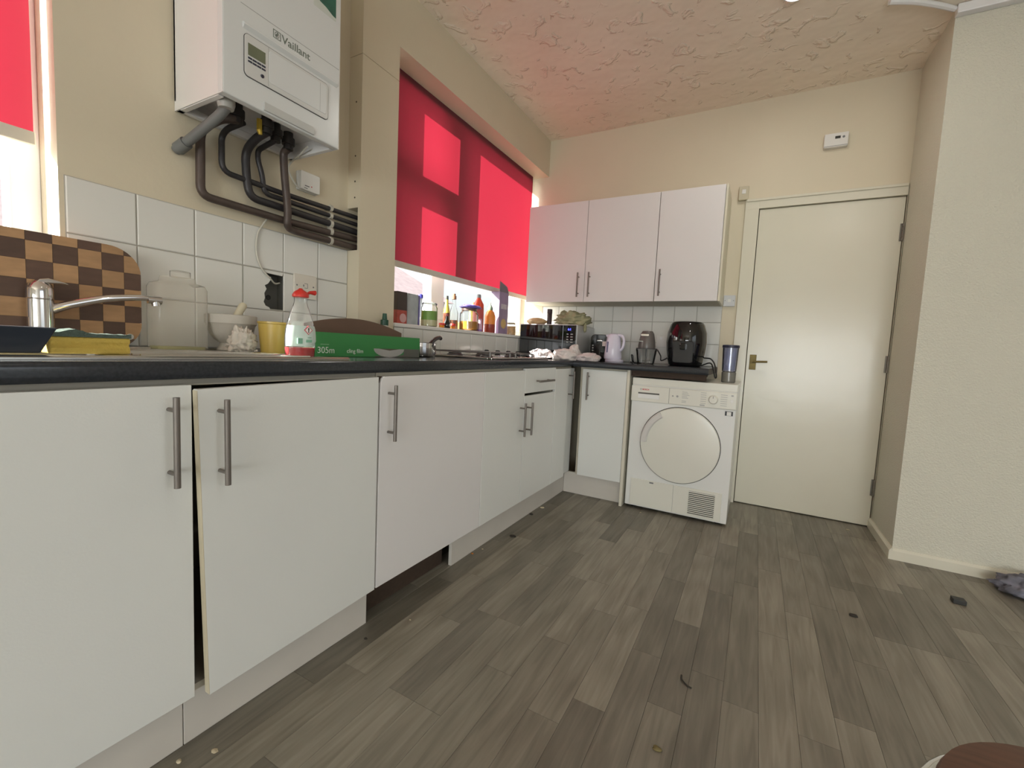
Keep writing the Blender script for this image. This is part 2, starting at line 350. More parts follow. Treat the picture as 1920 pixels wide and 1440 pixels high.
# skirting
mb = MB().prism([(0, 0), (.015, 0), (.015, .046), (.006, .058), (0, .058)], 'y', YR-.015, -.001)
for i, v in enumerate(mb.v): mb.v[i] = (XR-v[0], v[1], v[2])
mb.f = [f[::-1] for f in mb.f]
struct(mb, 'baseboard_alcove', GLOSSPAINT)
struct(MB().prism([(YR, 0), (YR-.015, 0), (YR-.015, .046), (YR-.006, .058), (YR, .058)], 'x', XR, 4.2), 'baseboard_right', GLOSSPAINT)
# white plastic trunking round the top of the right wall
struct(MB().box(XR-.004, 4.2, YR-.04, YR, H-.042, H-.001), 'trim_1', UPVC, bevel=.004)
struct(MB().tube(bez([(2.375, -.49, H-.012), (2.30, -.55, H-.013), (2.20, -.615, H-.012), (2.10, -.66, H-.012)]), .012, 8), 'trim_2', UPVC, True)

# ------------------------------------------------------------------ windows and blinds
def window(name, y0, y1, z0, z1, mull, trans, xg=-.16):
    fr = .07; xa, xb = xg-.035, xg+.035
    w = struct(MB().plate('x', xa, xb, y0, y1, z0, z1, [(y0+.037, y1-.06, z0+.06, z1-.045)]), name, UPVC, bevel=.003)
    part(MB().box(xa, xb, mull-.062, mull+.062, z0+.06, z1-.045), 'mullion', UPVC, w, bevel=.003)
    part(MB().box(xa, xb, y0+.037, mull-.062, trans-.057, trans+.057), 'transom', UPVC, w, bevel=.003)
    for a, b, c, d in ((y0+.037, mull-.062, z0+.06, trans-.057), (y0+.037, mull-.062, trans+.057, z1-.045), (mull+.062, y1-.06, z0+.06, z1-.045)):
        part(MB().box(xg-.003, xg+.003, a-.002, b+.002, c-.002, d+.002), 'pane', PANE, w)
    h = part(MB().box(xb, xb+.02, mull-.085, mull-.07, 1.22, 1.24).box(xb+.012, xb+.03, mull-.085, mull-.07, 1.13, 1.24), 'window_handle', UPVC, w, bevel=.003)
    return w
w2 = window('window_2', YQ+.0, 0, HS, 2.42, -1.093, 1.931)
part(MB().box(-.125, XB+.012, YQ, -.001, HS-.02, HS), 'window_sill', M('white_gloss_sill', (.8, .79, .76), .2, var=.02), w2, bevel=.004)
w1 = window('window_1', W1[0], W1[1], W1[2], W1[3], -3.5, 1.965)
part(MB().box(-.125, .012, W1[0], W1[1], HS-.02, HS+.001), 'window_sill', MATS['white_gloss_sill'], w1, bevel=.004)
BLIND = fabric_blind(); BAR = M('beige_hem_bar', (.62, .58, .50), .5, var=.04)
def blind(x, y0, y1, zt, zb, bar, label):
    t = thing('roller_blind', label, 'blind', (x, (y0+y1)/2, zb-bar))
    mb = MB(); nx, nz = 24, 20; vs = []; fs = []
    for i in range(nx+1):
        for j in range(nz+1):
            y = y0+(y1-y0)*i/nx; z = zb+(zt-zb)*j/nz
            vs.append((x+.002*math.sin(y*9)*(1-j/nz), y, z))
    for i in range(nx):
        for j in range(nz): a = i*(nz+1)+j; fs.append((a, a+nz+1, a+nz+2, a+1))
    mb.add(vs, fs); part(mb, 'fabric', BLIND, t, 'all')
    part(MB().box(x-.005, x+.005, y0-.002, y1+.002, zb-bar, zb+.001), 'hem_bar', BAR, t, bevel=.002)
    part(MB().tube([(x-.022, y0, zt-.022), (x-.022, y1, zt-.022)], .02, 16), 'roller', WHITEP, t, True)
blind(-.04, -1.60, -.052, HB-.001, 1.416, .033, 'large red roller blind with sunlit patches beside the white wall cupboards')
blind(-.06, -4.25, -2.842, 2.36, 1.493, .033, 'red roller blind over the sink window at the far left')

# ------------------------------------------------------------------ kitchen door in the back wall
d1 = struct(MB().box(1.632, 2.379, -.002, .038, .006, 1.966), 'door_1', GLOSSPAINT, bevel=.002)
part(MB().plate('y', -.018, -.001, 1.546, XR-.003, 0, 2.035, [(1.628, XR-.004, -1, 1.970)]), 'door_frame', GLOSSPAINT, d1, bevel=.004)
part(MB().box(1.551, XR-.005, -.026, -.018, 2.018, 2.034), 'frame_moulding', GLOSSPAINT, d1, bevel=.003)
HINGE = M('dull_steel_hinge', (.22, .20, .17), .45, .8, var=.2)
for zc in (1.762, .995, .247):
    h = part(MB().box(2.366, 2.384, -.006, -.001, zc-.05, zc+.05), 'hinge', HINGE, d1)
    mb = MB()
    for k in range(5): mb.tube([(2.3785, -.010, zc-.05+k*.02), (2.3785, -.010, zc-.05+k*.02+.0185)], .0065, 10)
    part(mb, 'knuckle', HINGE, h, True)
p = part(MB().box(1.650, 1.690, -.008, -.002, .918, 1.018), 'handle_plate', BRASS, d1, bevel=.002, label='tarnished brass latch plate')
part(MB().tube([(1.670, -.008, .970), (1.670, -.04, .970)], .010, 14), 'spindle_boss', BRASS, p, True)
part(MB().tube(elbow([(1.668, -.038, .970), (1.69, -.040, .972), (1.755, -.040, .975)], .01), [.007]*9, 10), 'lever', BRASS, p, True)
struct(MB().box(1.55, 2.45, .2, .22, -.1, 2.2), 'wall_hall', PAINT)

# ------------------------------------------------------------------ ceiling lamps
def lamp(x, y, label, power):
    t = thing('ceiling_lamp', label, 'lamp', (x, y, H), 'round ceiling lamps')
    part(MB().lathe([(.062, 0), (.062, -.010), (.048, -.018)], (x, y, H-.001), 'z', 28), 'rim', UPVC, t, True)
    part(MB().lathe([(.047, -.012), (.047, -.020), (.030, -.026)], (x, y, H), 'z', 24), 'bulb', M('lit_bulb', (.93, 1, .96), .5, var=0, emis=14), t, True)
    l = bpy.data.lights.new('lamp_light', 'AREA'); l.shape = 'DISK'; l.size = .09; l.energy = power; l.color = (1, .96, .88)
    o = bpy.data.objects.new('lamp_light', l); COL.objects.link(o); o.parent = t; o.location = (0, 0, -.030)
lamp(1.720, -.895, 'round ceiling lamp shining at the top edge above the cream door', LAMP_POWER)
lamp(2.45, -2.80, 'round ceiling lamp behind the viewer', LAMP_POWER)

# ------------------------------------------------------------------ fitted cabinets
XD = .622
def bar_handle(parent, p0, p1, out, r=.006, inset=.028, name='handle', rise=.033):
    """bar parallel to a door face with two posts; out = direction off the door"""
    a = Vector(p0); b = Vector(p1); o = Vector(out)*rise; d = (b-a).normalized()
    mb = MB().tube([a+o, b+o], r, 14)
    for q in (a+d*inset, b-d*inset): mb.tube([q-Vector(out)*.0005, q+o], r*.72, 10)
    return part(mb, name, HANDLE, parent, True)
def carcass(t, x0, x1, y0, y1, z0=.15, z1=.882, front='x'):
    c = .016; mb = MB()
    if front == 'x':
        mb.box(x0, x1, y0, y0+c, z0, z1).box(x0, x1, y1-c, y1, z0, z1).box(x0, x1, y0+c, y1-c, z0, z0+c).box(x0, x0+.006, y0+c, y1-c, z0+c, z1).box(x1-.06, x1, y0+c, y1-c, z1-c, z1).box(x0, x0+.08, y0+c, y1-c, z1-c, z1)
    else:
        mb.box(x0, x0+c, y0, y1, z0, z1).box(x1-c, x1, y0, y1, z0, z1).box(x0+c, x1-c, y0, y1, z0, z0+c).box(x0+c, x1-c, y1-.006, y1, z0+c, z1).box(x0+c, x1-c, y0, y0+.06, z1-c, z1)
    return part(mb, 'carcass', CARC, t)
def door_x(t, y0, y1, z0=.152, z1=.869, mat=None, hy=None, hz=(.658, .848), name='cabinet_door'):
    d = part(MB().box(XD-.018, XD, y0+.0012, y1-.0012, z0, z1), name, mat or LAM, t, bevel=.0015)
    if hy is not None: bar_handle(d, (XD, hy, hz[0]), (XD, hy, hz[1]), (1, 0, 0))
    return d
FX = .600
# sink cabinet: two doors, the right one hangs askew
t = thing('base_cabinet', 'white double-door cabinet under the sink, its right door hanging askew', 'cabinet', (.3, -2.79, .15))
carcass(t, .02, FX, -3.31, -2.262)
part(MB().box(FX-.0, FX+.002, -3.31, -2.262, .8695, .8815), 'top_rail', M('grey_rail', (.30, .28, .24), .6, var=.1), t)
door_x(t, -3.308, -2.7895, hy=-2.833)
q = [(-2.7885, .8605), (-2.2665, .868), (-2.2655, .1520), (-2.7665, .1425)]
mb = MB(); xo = [.640, .624, .624, .634]
mb.add([(xo[i]-.018, q[i][0], q[i][1]) for i in range(4)]+[(xo[i], q[i][0], q[i][1]) for i in range(4)], [(0,1,2,3),(7,6,5,4),(0,4,5,1),(1,5,6,2),(2,6,7,3),(3,7,4,0)])
d = part(mb, 'cabinet_door', LAM, t, bevel=.0015, label='dropped door hanging askew with a worn lower edge')
bar_handle(d, (.6385, -2.744, .645), (.640, -2.746, .838), (1, 0, 0))
e_ = [(.6225, -2.7897, .858), (.6400, -2.7897, .858), (.6340, -2.7677, .145), (.6165, -2.7677, .145)]
part(MB().add(e_+[(a_, b_+.0014, c_) for a_, b_, c_ in e_], [(0,1,2,3),(7,6,5,4),(0,4,5,1),(1,5,6,2),(2,6,7,3),(3,7,4,0)]), 'edge_strip', EDGE, d)
# single cabinet with the chipped corner
t = thing('base_cabinet', 'white single-door cabinet with a chipped upper corner over the missing plinth', 'cabinet', (.3, -1.955, .15))
carcass(t, .09, FX, -2.258, -1.645)
c0, c1 = -2.2575, -1.6435
mb = MB().prism([(c0+.014, .869), (c0+.005, .861), (c0+.001, .846), (c0, .152), (c1, .152), (c1, .869)], 'x', XD-.018, XD)
d = part(mb, 'cabinet_door', LAM2, t, bevel=.0015, label='white door with a chipped upper corner')
bar_handle(d, (XD, -2.221, .654), (XD, -2.221, .841), (1, 0, 0))
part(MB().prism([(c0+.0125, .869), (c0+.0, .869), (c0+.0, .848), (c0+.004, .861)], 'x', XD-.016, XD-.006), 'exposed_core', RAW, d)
part(MB().box(FX, FX+.004, -2.2612, -2.2585, .155, .868), 'edge_strip', EDGE, t)
# narrow cabinet
t = thing('base_cabinet', 'narrow white cabinet between the chipped-corner cabinet and the drawer cabinet', 'cabinet', (.3, -1.45, .15))
carcass(t, .09, FX, -1.6415, -1.2585)
door_x(t, -1.642, -1.257, hy=-1.300, hz=(.524, .700))
# drawer cabinet
t = thing('base_cabinet', 'white cabinet with one drawer above a door near the corner', 'cabinet', (.3, -1.06, .15))
carcass(t, .09, FX, -1.2555, -.8665)
dr = part(MB().box(XD-.018, XD, -1.2555, -.867, .745, .878), 'drawer_front', LAM, t, bevel=.0015)
bar_handle(dr, (XD, -1.150, .807), (XD, -.955, .807), (1, 0, 0))
door_x(t, -1.2558, -.8665, z1=.731, hy=-1.222, hz=(.521, .697))
# corner cabinet with a flat panel and a narrow folding leaf
t = thing('base_cabinet', 'white corner cabinet with a flat panel and a narrow leaf in the corner', 'cabinet', (.32, -.70, .15))
carcass(t, .09, FX-.004, -.8645, -.56)
door_x(t, -.8645, -.655, name='fixed_panel')
d = part(MB().box(XD-.030, XD-.012, -.653, -.535, .162, .869), 'folding_leaf', LAM, t, bevel=.0015)
bar_handle(d, (XD-.012, -.632, .671), (XD-.012, -.632, .850), (1, 0, 0), rise=.04)
# cabinet on the back run
t = thing('base_cabinet', 'white cabinet facing the room between the corner and the tumble dryer', 'cabinet', (.83, -.3, .15))
carcass(t, .66, .976, -.540, -.02, front='y')
YB = -.560
d = part(MB().box(.680, .9765, YB, YB+.018, .152, .869), 'cabinet_door', LAM, t, bevel=.0015)
bar_handle(d, (.727, YB, .668), (.727, YB, .850), (0, -1, 0))
part(MB().box(.979, .997, YB-.004, -.01, .0, .882), 'end_panel', M('white_cream_panel', (.68, .64, .53), .45, var=.04), t, bevel=.001, label='cream end panel reaching the floor')
# plinths
XP = .563
def plinth(y0, y1, label):
    solo(MB().box(XP-.016, XP, y0, y1, .0005, .148), 'plinth', PLINTH, label, 'plinth', (XP-.008, (y0+y1)/2, 0), bevel=.001, group='kick boards along the floor')
plinth(-3.31, -2.790, 'off-white kick board under the leftmost cabinet door')
plinth(-2.788, -2.243, 'off-white kick board under the door that hangs askew')
plinth(-1.766, -.490, 'long off-white kick board running into the corner, right of the dark gap')
solo(MB().box(XP+.002, .978, -.505, -.489, .0005, .148), 'plinth', PLINTH, 'off-white kick board under the cabinet beside the tumble dryer', 'plinth', (.77, -.497, 0), bevel=.001, group='kick boards along the floor')
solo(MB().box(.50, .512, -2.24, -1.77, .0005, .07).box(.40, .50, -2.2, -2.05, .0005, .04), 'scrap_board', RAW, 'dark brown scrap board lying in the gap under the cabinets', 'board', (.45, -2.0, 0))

# worktop
t = thing('worktop', 'charcoal laminate worktop turning the corner of the kitchen', 'worktop', (.32, -1.6, .882))
mb = MB().plate('z', .882, .92, .001, .615, -3.34, YCOL, [(.12, .50, -3.25, -2.86)])
mb.plate('z', .882, .92, XB+.005, .615, YCOL, -.004, [(.10, .52, -1.43, -.93)]); mb.box(.615, 1.455, -.590, -.008, .882, .92)
part(mb, 'worktop_slab', WORK, t)
prof = [(.0, .882), (.006, .882), (.0095, .886), (.0105, .894), (.0105, .908), (.0095, .916), (.006, .9199), (.0, .92)]
mb = MB().prism([(.615+a, z) for a, z in prof], 'y', -3.34, -.590)
part(mb, 'front_edge', WORK, t, True)
mb = MB().prism([(-.590-a, z) for a, z in prof[::-1]], 'x', .6255, 1.455)
part(mb, 'front_edge', WORK, t, True)
part(MB().box(1.455, 1.4575, -.590, -.008, .883, .9195), 'end_cap', M('worn_worktop_end', (.10, .085, .07), .6, var=.4, scale=40), t)
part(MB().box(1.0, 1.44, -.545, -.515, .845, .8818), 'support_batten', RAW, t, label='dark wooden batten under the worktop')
part(MB().box(1.0, 1.40, -.05, -.02, .85, .8818), 'support_batten', RAW, t)

# wall cupboards
YU = -.316
def upper(x0, x1, doors, label, loc):
    t = thing('wall_cupboard', label, 'cupboard', loc, 'white wall cupboards')
    mb = MB(); z0, z1 = 1.340, 2.047; c = .016; yb = YU+.019
    mb.box(x0, x0+c, yb, -.001, z0, z1).box(x1-c, x1, yb, -.001, z0, z1).box(x0+c, x1-c, yb, -.001, z0, z0+c).box(x0+c, x1-c, yb, -.001, z1-c, z1).box(x0+c, x1-c, -.006, -.001, z0+c, z1-c)
    part(mb, 'carcass', CARC, t, bevel=.001)
    for a, b, hx in doors:
        d = part(MB().box(a+.0015, b-.0015, YU, YU+.018, z0-.001, z1), 'cupboard_door', LAM2, t, bevel=.0015)
        bar_handle(d, (hx, YU, 1.370), (hx, YU, 1.542), (0, -1, 0), r=.0055)
    return t
upper(.0895, 1.0545, ((.0895, .559, .517), (.559, 1.0545, .600)), 'white double-door wall cupboard above the microwave beside the red blind', (.57, -.15, 1.34))
t = upper(1.0555, 1.446, ((1.0555, 1.446, 1.089),), 'white single-door wall cupboard above the air fryer', (1.25, -.15, 1.34))
part(MB().box(1.4465, 1.4585, YU+.004, -.001, 1.338, 2.050), 'end_panel', M('cream_end_panel', (.70, .66, .52), .4, var=.04), t, bevel=.001, label='cream end panel')

# ------------------------------------------------------------------ tumble dryer
DX0, DX1, DY, DH = 1.012, 1.612, -.549, .837
t = thing('tumble_dryer', 'white tumble dryer with a round cream door and a vent grille', 'dryer', ((DX0+DX1)/2, DY+.26, 0))
INK = M('grey_print', (.20, .20, .20), .5, var=.05); REDINK = M('red_print', (.55, .02, .03), .4, var=.05); SEAM = M('dark_seam', (.05, .05, .045), .7, var=.1)
part(MB().box(DX0, DX1, DY+.006, -.035, .018, .795), 'body', ENAMEL, t, bevel=.004)
part(MB().box(DX0-.001, DX1+.001, DY+.004, -.03, .793, DH), 'top_panel', DRYP, t, bevel=.004)
pn = part(MB().box(DX0-.003, DX1+.001, DY-.006, DY+.012, .690, .789), 'control_panel', DRYP, t, bevel=.006)
YF = DY-.006
part(MB().box(1.2405, 1.2420, YF-.0004, YF+.001, .694, .786), 'seam', SEAM, pn)
tray = part(MB().box(DX0+.001, 1.2395, YF-.0015, YF, .693, .786), 'container_drawer', DRYP, pn, bevel=.0008)
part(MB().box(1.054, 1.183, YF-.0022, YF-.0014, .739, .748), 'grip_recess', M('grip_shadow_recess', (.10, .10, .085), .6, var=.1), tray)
part(MB().box(1.054, 1.183, YF-.0030, YF-.0014, .712, .739), 'grip_flap', ENAMEL, tray, bevel=.002)
text('BOSCH', .0125, (1.079, YF-.0016, .763), (1, 0, 0), (0, 0, 1), REDINK, pn, 'lettering', bold=.0004)
mb = MB()
for k in range(20):
    a = 2*math.pi*k/20; b = 2*math.pi*(k+1)/20
    for (r0, r1) in ((.0052, .0064),):
        mb.add([(1.070+r*math.cos(c), YF-.0017, .7672+r*math.sin(c)) for r, c in ((r0, a), (r1, a), (r1, b), (r0, b))], [(0, 1, 2, 3)])
mb.box(1.0672, 1.0728, YF-.0018, YF-.0016, .7665, .7679).box(1.0668, 1.0678, YF-.0018, YF-.0016, .764, .7704).box(1.0722, 1.0732, YF-.0018, YF-.0016, .764, .7704)
part(mb, 'emblem', INK, pn)
k0 = (1.490, YF, .742)
kn = part(MB().lathe([(.027, 0), (.027, .004), (.0235, .008), (.0225, .024), (.020, .027)], k0, '-y', 36), 'programme_knob', DRYP, pn, True)
part(MB().box(1.4885, 1.4915, YF-.028, YF-.0268, .750, .763), 'pointer', INK, kn)
part(MB().lathe([(.0085, 0), (.008, .004)], (1.588, YF, .742), '-y', 20), 'start_button', WHITEP, pn, True)
part(MB().lathe([(.0065, 0), (.006, .003)], (1.289, YF, .742), '-y', 18), 'push_button', M('mid_grey_plastic', (.35, .35, .34), .4), pn, True)
part(MB().lathe([(.0045, 0), (.004, .003)], (1.262, YF, .742), '-y', 18), 'push_button', MATS['mid_grey_plastic'], pn, True)
mb = MB()
for k in range(5): mb.box(1.315, 1.345+.006*(k % 3), YF-.0006, YF+.0002, .770-k*.009, .773-k*.009)
for k in range(2): mb.box(1.315, 1.340, YF-.0006, YF+.0002, .716-k*.008, .719-k*.008)
for k in range(6): mb.box(1.420, 1.450, YF-.0006, YF+.0002, .775-k*.0125, .778-k*.0125); mb.box(1.528, 1.563, YF-.0006, YF+.0002, .772-k*.0125, .775-k*.0125)
mb.box(1.418, 1.445, YF-.0006, YF+.0002, .699, .707); mb.box(1.582, 1.594, YF-.0006, YF+.0002, .768, .777)
part(mb, 'panel_print', M('pale_print', (.42, .42, .40), .5), pn)['kind'] = 'stuff'
dc = (1.317, DY+.006, .4435)
part(MB().lathe([(.2345, 0), (.2345, .0015)], dc, '-y', 72), 'door_seal', SEAM, t, True)
dd = part(MB().lathe([(.2305, 0), (.2305, .010), (.226, .016), (.20, .019), (.02, .021)], dc, '-y', 72), 'round_door', DRYP, t, True)
mb = MB(); vs = []; N_ = 22
for k in range(N_+1):
    a = math.radians(122+58*k/N_)
    for r, h in ((.229, .012), (.229, .026), (.222, .036), (.196, .036), (.190, .030), (.190, .014)):
        vs.append((dc[0]+r*math.cos(a), dc[1]-h, dc[2]+r*math.sin(a)))
fs = [(i*6+j, i*6+(j+1) % 6, (i+1)*6+(j+1) % 6, (i+1)*6+j) for i in range(N_) for j in range(6)]+[tuple(range(5, -1, -1)), tuple(N_*6+j for j in range(6))]
part(mb.add(vs, fs), 'door_handle', M('silver_white_grip', (.66, .64, .61), .2, var=.02), dd, True)
f = part(MB().box(1.043, 1.3045, DY+.001, DY+.007, .026, .196), 'condenser_flap', DRYP, t, bevel=.0015)
part(MB().box(1.160, 1.185, DY-.0005, DY+.002, .180, .189), 'flap_latch', INK, f)
g = part(MB().box(1.3065, 1.578, DY+.001, DY+.007, .026, .196), 'vent_panel', DRYP, t, bevel=.0015)
part(MB().box(1.396, 1.541, DY+.0004, DY+.003, .036, .180), 'vent_opening', M('vent_dark', (.02, .02, .018), .8), g)
for k in range(13):
    z = .0375+k*.0113; part(MB().box(1.394, 1.543, DY-.003, DY+.0015, z, z+.0058), 'slat', DRYP, g)
part(MB().box(1.556, 1.598, DY+.004, DY+.0062, .655, .681), 'rating_sticker', M('sticker_black', (.03, .03, .035), .4), t)
part(MB().box(1.566, 1.589, DY+.0034, DY+.0052, .656, .678), 'rating_sticker', WHITEP, t)
for fx in (DX0+.05, DX1-.05):
    for fy in (DY+.06, -.09): part(MB().lathe([(.02, 0.0005), (.02, .012), (.012, .019)], (fx, fy, 0), 'z', 16), 'foot', BLACKP, t, True)

# ------------------------------------------------------------------ boiler
BX, BY0, BY1, BZ = .2776, -2.548, -2.155, 1.6785
t = thing('boiler', 'white wall-hung boiler with a display panel above the dark pipes', 'boiler', (.14, (BY0+BY1)/2, BZ))
BW = M('boiler_white_enamel', (.73, .75, .745), .22, var=.015, scale=3); BS = M('boiler_side', (.80, .79, .775), .3, var=.015)
mb = MB().box(.002, BX-.003, BY0, BY0+.004, BZ, 2.38).box(.002, BX-.003, BY1-.004, BY1, BZ, 2.38).box(.002, .010, BY0, BY1, BZ+.03, 2.38).box(.002, BX-.010, BY0, BY1, 2.376, 2.38).box(.01, BX-.012, BY0+.004, BY1-.004, BZ+.055, BZ+.06)
part(mb, 'casing', BS, t)
fp = part(MB().box(BX-.030, BX-.002, BY0-.0005, BY1+.0005, BZ, 2.381), 'front_panel', BW, t, bevel=.004)
part(MB().box(BX-.0045, BX-.0012, BY0+.05, BY1-.004, 1.953, 1.9545), 'press_line', M('pale_seam', (.42, .43, .42), .5), fp)
mb = MB().prism([(BX-.004, 1.908), (BX+.006, 1.9025), (BX+.006, 1.897), (BX-.004, 1.884)], 'y', BY0+.055, BY1-.012); part(mb, 'front_rib', BW, fp, bevel=.002)
# control fascia
fa = part(MB().prism(rrect(-2.489, -2.205, 1.757, 1.876, .012), 'x', BX-.004, BX+.0018), 'control_fascia', M('fascia_grey_white', (.66, .665, .645), .3, var=.01), t, bevel=.001)
X1 = BX+.0018
part(MB().prism(rrect(-2.490, -2.204, 1.7555, 1.8775, .013), 'x', BX-.004, BX+.0005), 'fascia_shadow_gap', SEAM, fa)
part(MB().box(X1-.001, X1+.0003, -2.4185, -2.4170, 1.760, 1.874), 'seam', MATS['pale_seam'], fa)
part(MB().prism(rrect(-2.4165, -2.212, 1.772, 1.868, .010), 'x', X1-.001, X1+.0012), 'flap_door', BW, fa, bevel=.0008)
part(MB().box(X1+.001, X1+.0015, -2.2385, -2.2375, 1.773, 1.867), 'seam', MATS['pale_seam'], fa)
part(MB().box(X1-.001, X1+.0006, -2.4795, -2.4275, 1.818, 1.852), 'display', M('lcd_green_grey', (.17, .19, .12), .15, var=.05), fa)
for r in range(2):
    for cidx in range(4): part(MB().box(X1-.001, X1+.0012, -2.4795+cidx*.0135, -2.468+cidx*.0135, 1.8075-r*.0095, 1.8125-r*.0095), 'button', M('blue_black_button', (.03, .035, .06), .4), fa)
part(MB().lathe([(.0055, 0), (.0045, .003)], (X1, -2.437, 1.779), 'x', 18), 'button', MATS['blue_black_button'], fa, True)
# brand lettering with the boxed hare-in-oval emblem
LOGO = M('grey_green_lettering', (.17, .20, .17), .45)
text('Vaillant', .0335, (BX-.0018, -2.3735, 1.9185), (0, 1, 0), (0, 0, 1), LOGO, fp, 'lettering', bold=.0004)
mb = MB(); yc, zc, s = -2.389, 1.9300, .0125
mb.plate('x', BX-.0022, BX-.0014, yc-s, yc+s, zc-s, zc+s, [(yc-s*.84, yc+s*.84, zc-s*.84, zc+s*.84)])
for k in range(24):
    a, b = 2*math.pi*k/24, 2*math.pi*(k+1)/24
    mb.add([(BX-.0014, yc+r*math.cos(c)*.8, zc+r*math.sin(c)) for r, c in ((.0075, a), (.0092, a), (.0092, b), (.0075, b))], [(0, 1, 2, 3)])
mb.tube([(BX-.0016, yc-.003, zc-.004), (BX-.0016, yc+.001, zc+.002)], .0026, 8).tube([(BX-.0016, yc+.001, zc+.002), (BX-.0016, yc+.0005, zc+.007)], .0008, 6).tube([(BX-.0016, yc+.002, zc+.002), (BX-.0016, yc+.003, zc+.0065)], .0008, 6)
part(mb, 'emblem', LOGO, fp)
# pull-out tray at the bottom edge
part(MB().prism([(-2.431, 1.683), (-2.258, 1.683), (-2.258, 1.698), (-2.264, 1.7075), (-2.431, 1.7075)], 'x', BX-.004, BX+.004), 'pull_out_label', M('grey_tab', (.55, .56, .54), .35), fp, bevel=.001)
# energy label with a green leaf design
part(MB().box(BX-.003, BX-.0012, -2.262, -2.176, 2.108, 2.25), 'sticker', M('pale_sticker', (.62, .66, .60), .4, var=.05), fp)
part(MB().prism([(-2.176, 2.118), (-2.190, 2.120), (-2.215, 2.130), (-2.238, 2.134), (-2.256, 2.142), (-2.256, 2.245), (-2.176, 2.245)], 'x', BX-.0025, BX-.0008), 'sticker', M('green_sticker', (.03, .13, .09), .4, var=.5, scale=30), fp)
# underside: rim, valves, hoses
part(MB().box(.012, BX-.032, BY0+.004, BY0+.018, BZ-.002, BZ+.02).box(.012, BX-.032, BY1-.018, BY1-.004, BZ-.002, BZ+.02).box(.012, .03, BY0+.004, BY1-.004, BZ-.002, BZ+.02), 'bottom_rim', BS, t)
for yv, xv in ((-2.43, .13), (-2.345, .15), (-2.295, .12), (-2.235, .10)):
    part(MB().tube([(xv, yv, BZ+.055), (xv, yv, BZ+.035), (xv, yv, BZ+.0349), (xv, yv, BZ+.012), (xv, yv, BZ+.0119), (xv, yv, BZ-.006)], [.016, .016, .022, .022, .016, .016], 12), 'connection_valve', M('dark_valve', (.035, .03, .028), .5, .3, var=.4), t, True)
part(MB().tube([(.15, -2.37, BZ+.03), (.15, -2.37, BZ-.004)], .009, 6).tube([(.15, -2.37, BZ-.004), (.15, -2.366, BZ-.018)], [.009, .006], 10), 'gas_tap', M('yellow_brass_tap', (.55, .38, .05), .3, .4, var=.2), t, True, label='yellow gas tap')
mb = MB().lathe([(.020, BZ-.015), (.024, BZ+.0), (.024, BZ+.05)], (.21, -2.505, 0), 'z', 20); part(mb, 'siphon', M('grey_white_plastic', (.40, .39, .36), .4), t, True)
solo(MB().tube(bez([(.205, -2.500, BZ-.004), (.17, -2.507, BZ-.03), (.09, -2.525, 1.605), (.03, -2.540, 1.572), (.002, -2.545, 1.560)]), .0145, 14).tube([(.045, -2.536, 1.580), (.012, -2.544, 1.563)], .019, 14), 'condensate_pipe', M('grey_plastic_pipe', (.17, .175, .17), .5, var=.1), 'grey plastic waste pipe slanting from the boiler into the wall', 'pipe', (.002, -2.545, 1.56), True)
XPp = .032; YE = YCOL+.06
def pipe(pts, r, mat, label, rb=.035):
    solo(MB().tube(elbow(pts, rb), r, 14), 'heating_pipe', mat, label, 'pipe', tuple(pts[-1]), True, group='dark pipes under the boiler')
pipe([(.13, -2.43, BZ+.005), (.13, -2.475, BZ-.012), (XPp, -2.491, BZ-.035), (XPp, -2.492, 1.434), (XPp, -2.20, 1.432), (XPp, YE, 1.4425)], .0135, COPPER, 'thick brown pipe at the left dropping lowest down the wall')
pipe([(.13, -2.41, BZ+.005), (.06, -2.425, BZ-.01), (XPp, -2.427, BZ-.03), (XPp, -2.427, 1.535), (XPp, -2.217, 1.532), (XPp, YE, 1.540)], .0095, COPPERD, 'thin black pipe, second from the left under the boiler')
pipe([(.15, -2.345, BZ), (.09, -2.350, BZ-.015), (XPp, -2.350, 1.63), (XPp, -2.346, 1.545), (XPp, -2.335, 1.478), (XPp, YE, 1.474)], .0135, COPPERD, 'thick black pipe bending in the middle under the yellow tap')
pipe([(.12, -2.295, BZ), (XPp, -2.306, BZ-.025), (XPp, -2.306, 1.62), (XPp, -2.288, 1.565), (XPp, -2.285, 1.509), (XPp, YE, 1.508)], .009, COPPERD, 'thin black pipe with a kink, right of the yellow tap')
pipe([(.10, -2.235, BZ), (.075, -2.237, BZ-.012), (.072, -2.232, 1.60), (.066, -2.212, 1.46), (.060, -2.212, 1.403), (XPp+.002, -2.17, 1.402), (XPp, YE, 1.404)], .0135, COPPER, 'brown pipe crossing in front of the others at the right')
t = thing('pipe_clip_strip', 'row of white pipe clips on the bundle beside the column', 'clip', (.02, -2.0, 1.38))
for z, r in ((1.540, .0095), (1.508, .009), (1.474, .0135), (1.4425, .0135), (1.404, .0135)):
    part(MB().tube([(XPp, -2.006, z), (XPp, -1.994, z)], r+.004, 14).box(.0, XPp-r, -2.006, -1.994, z-.006, z+.006), 'clip', M('old_white_clip', (.55, .52, .44), .5), t, True)
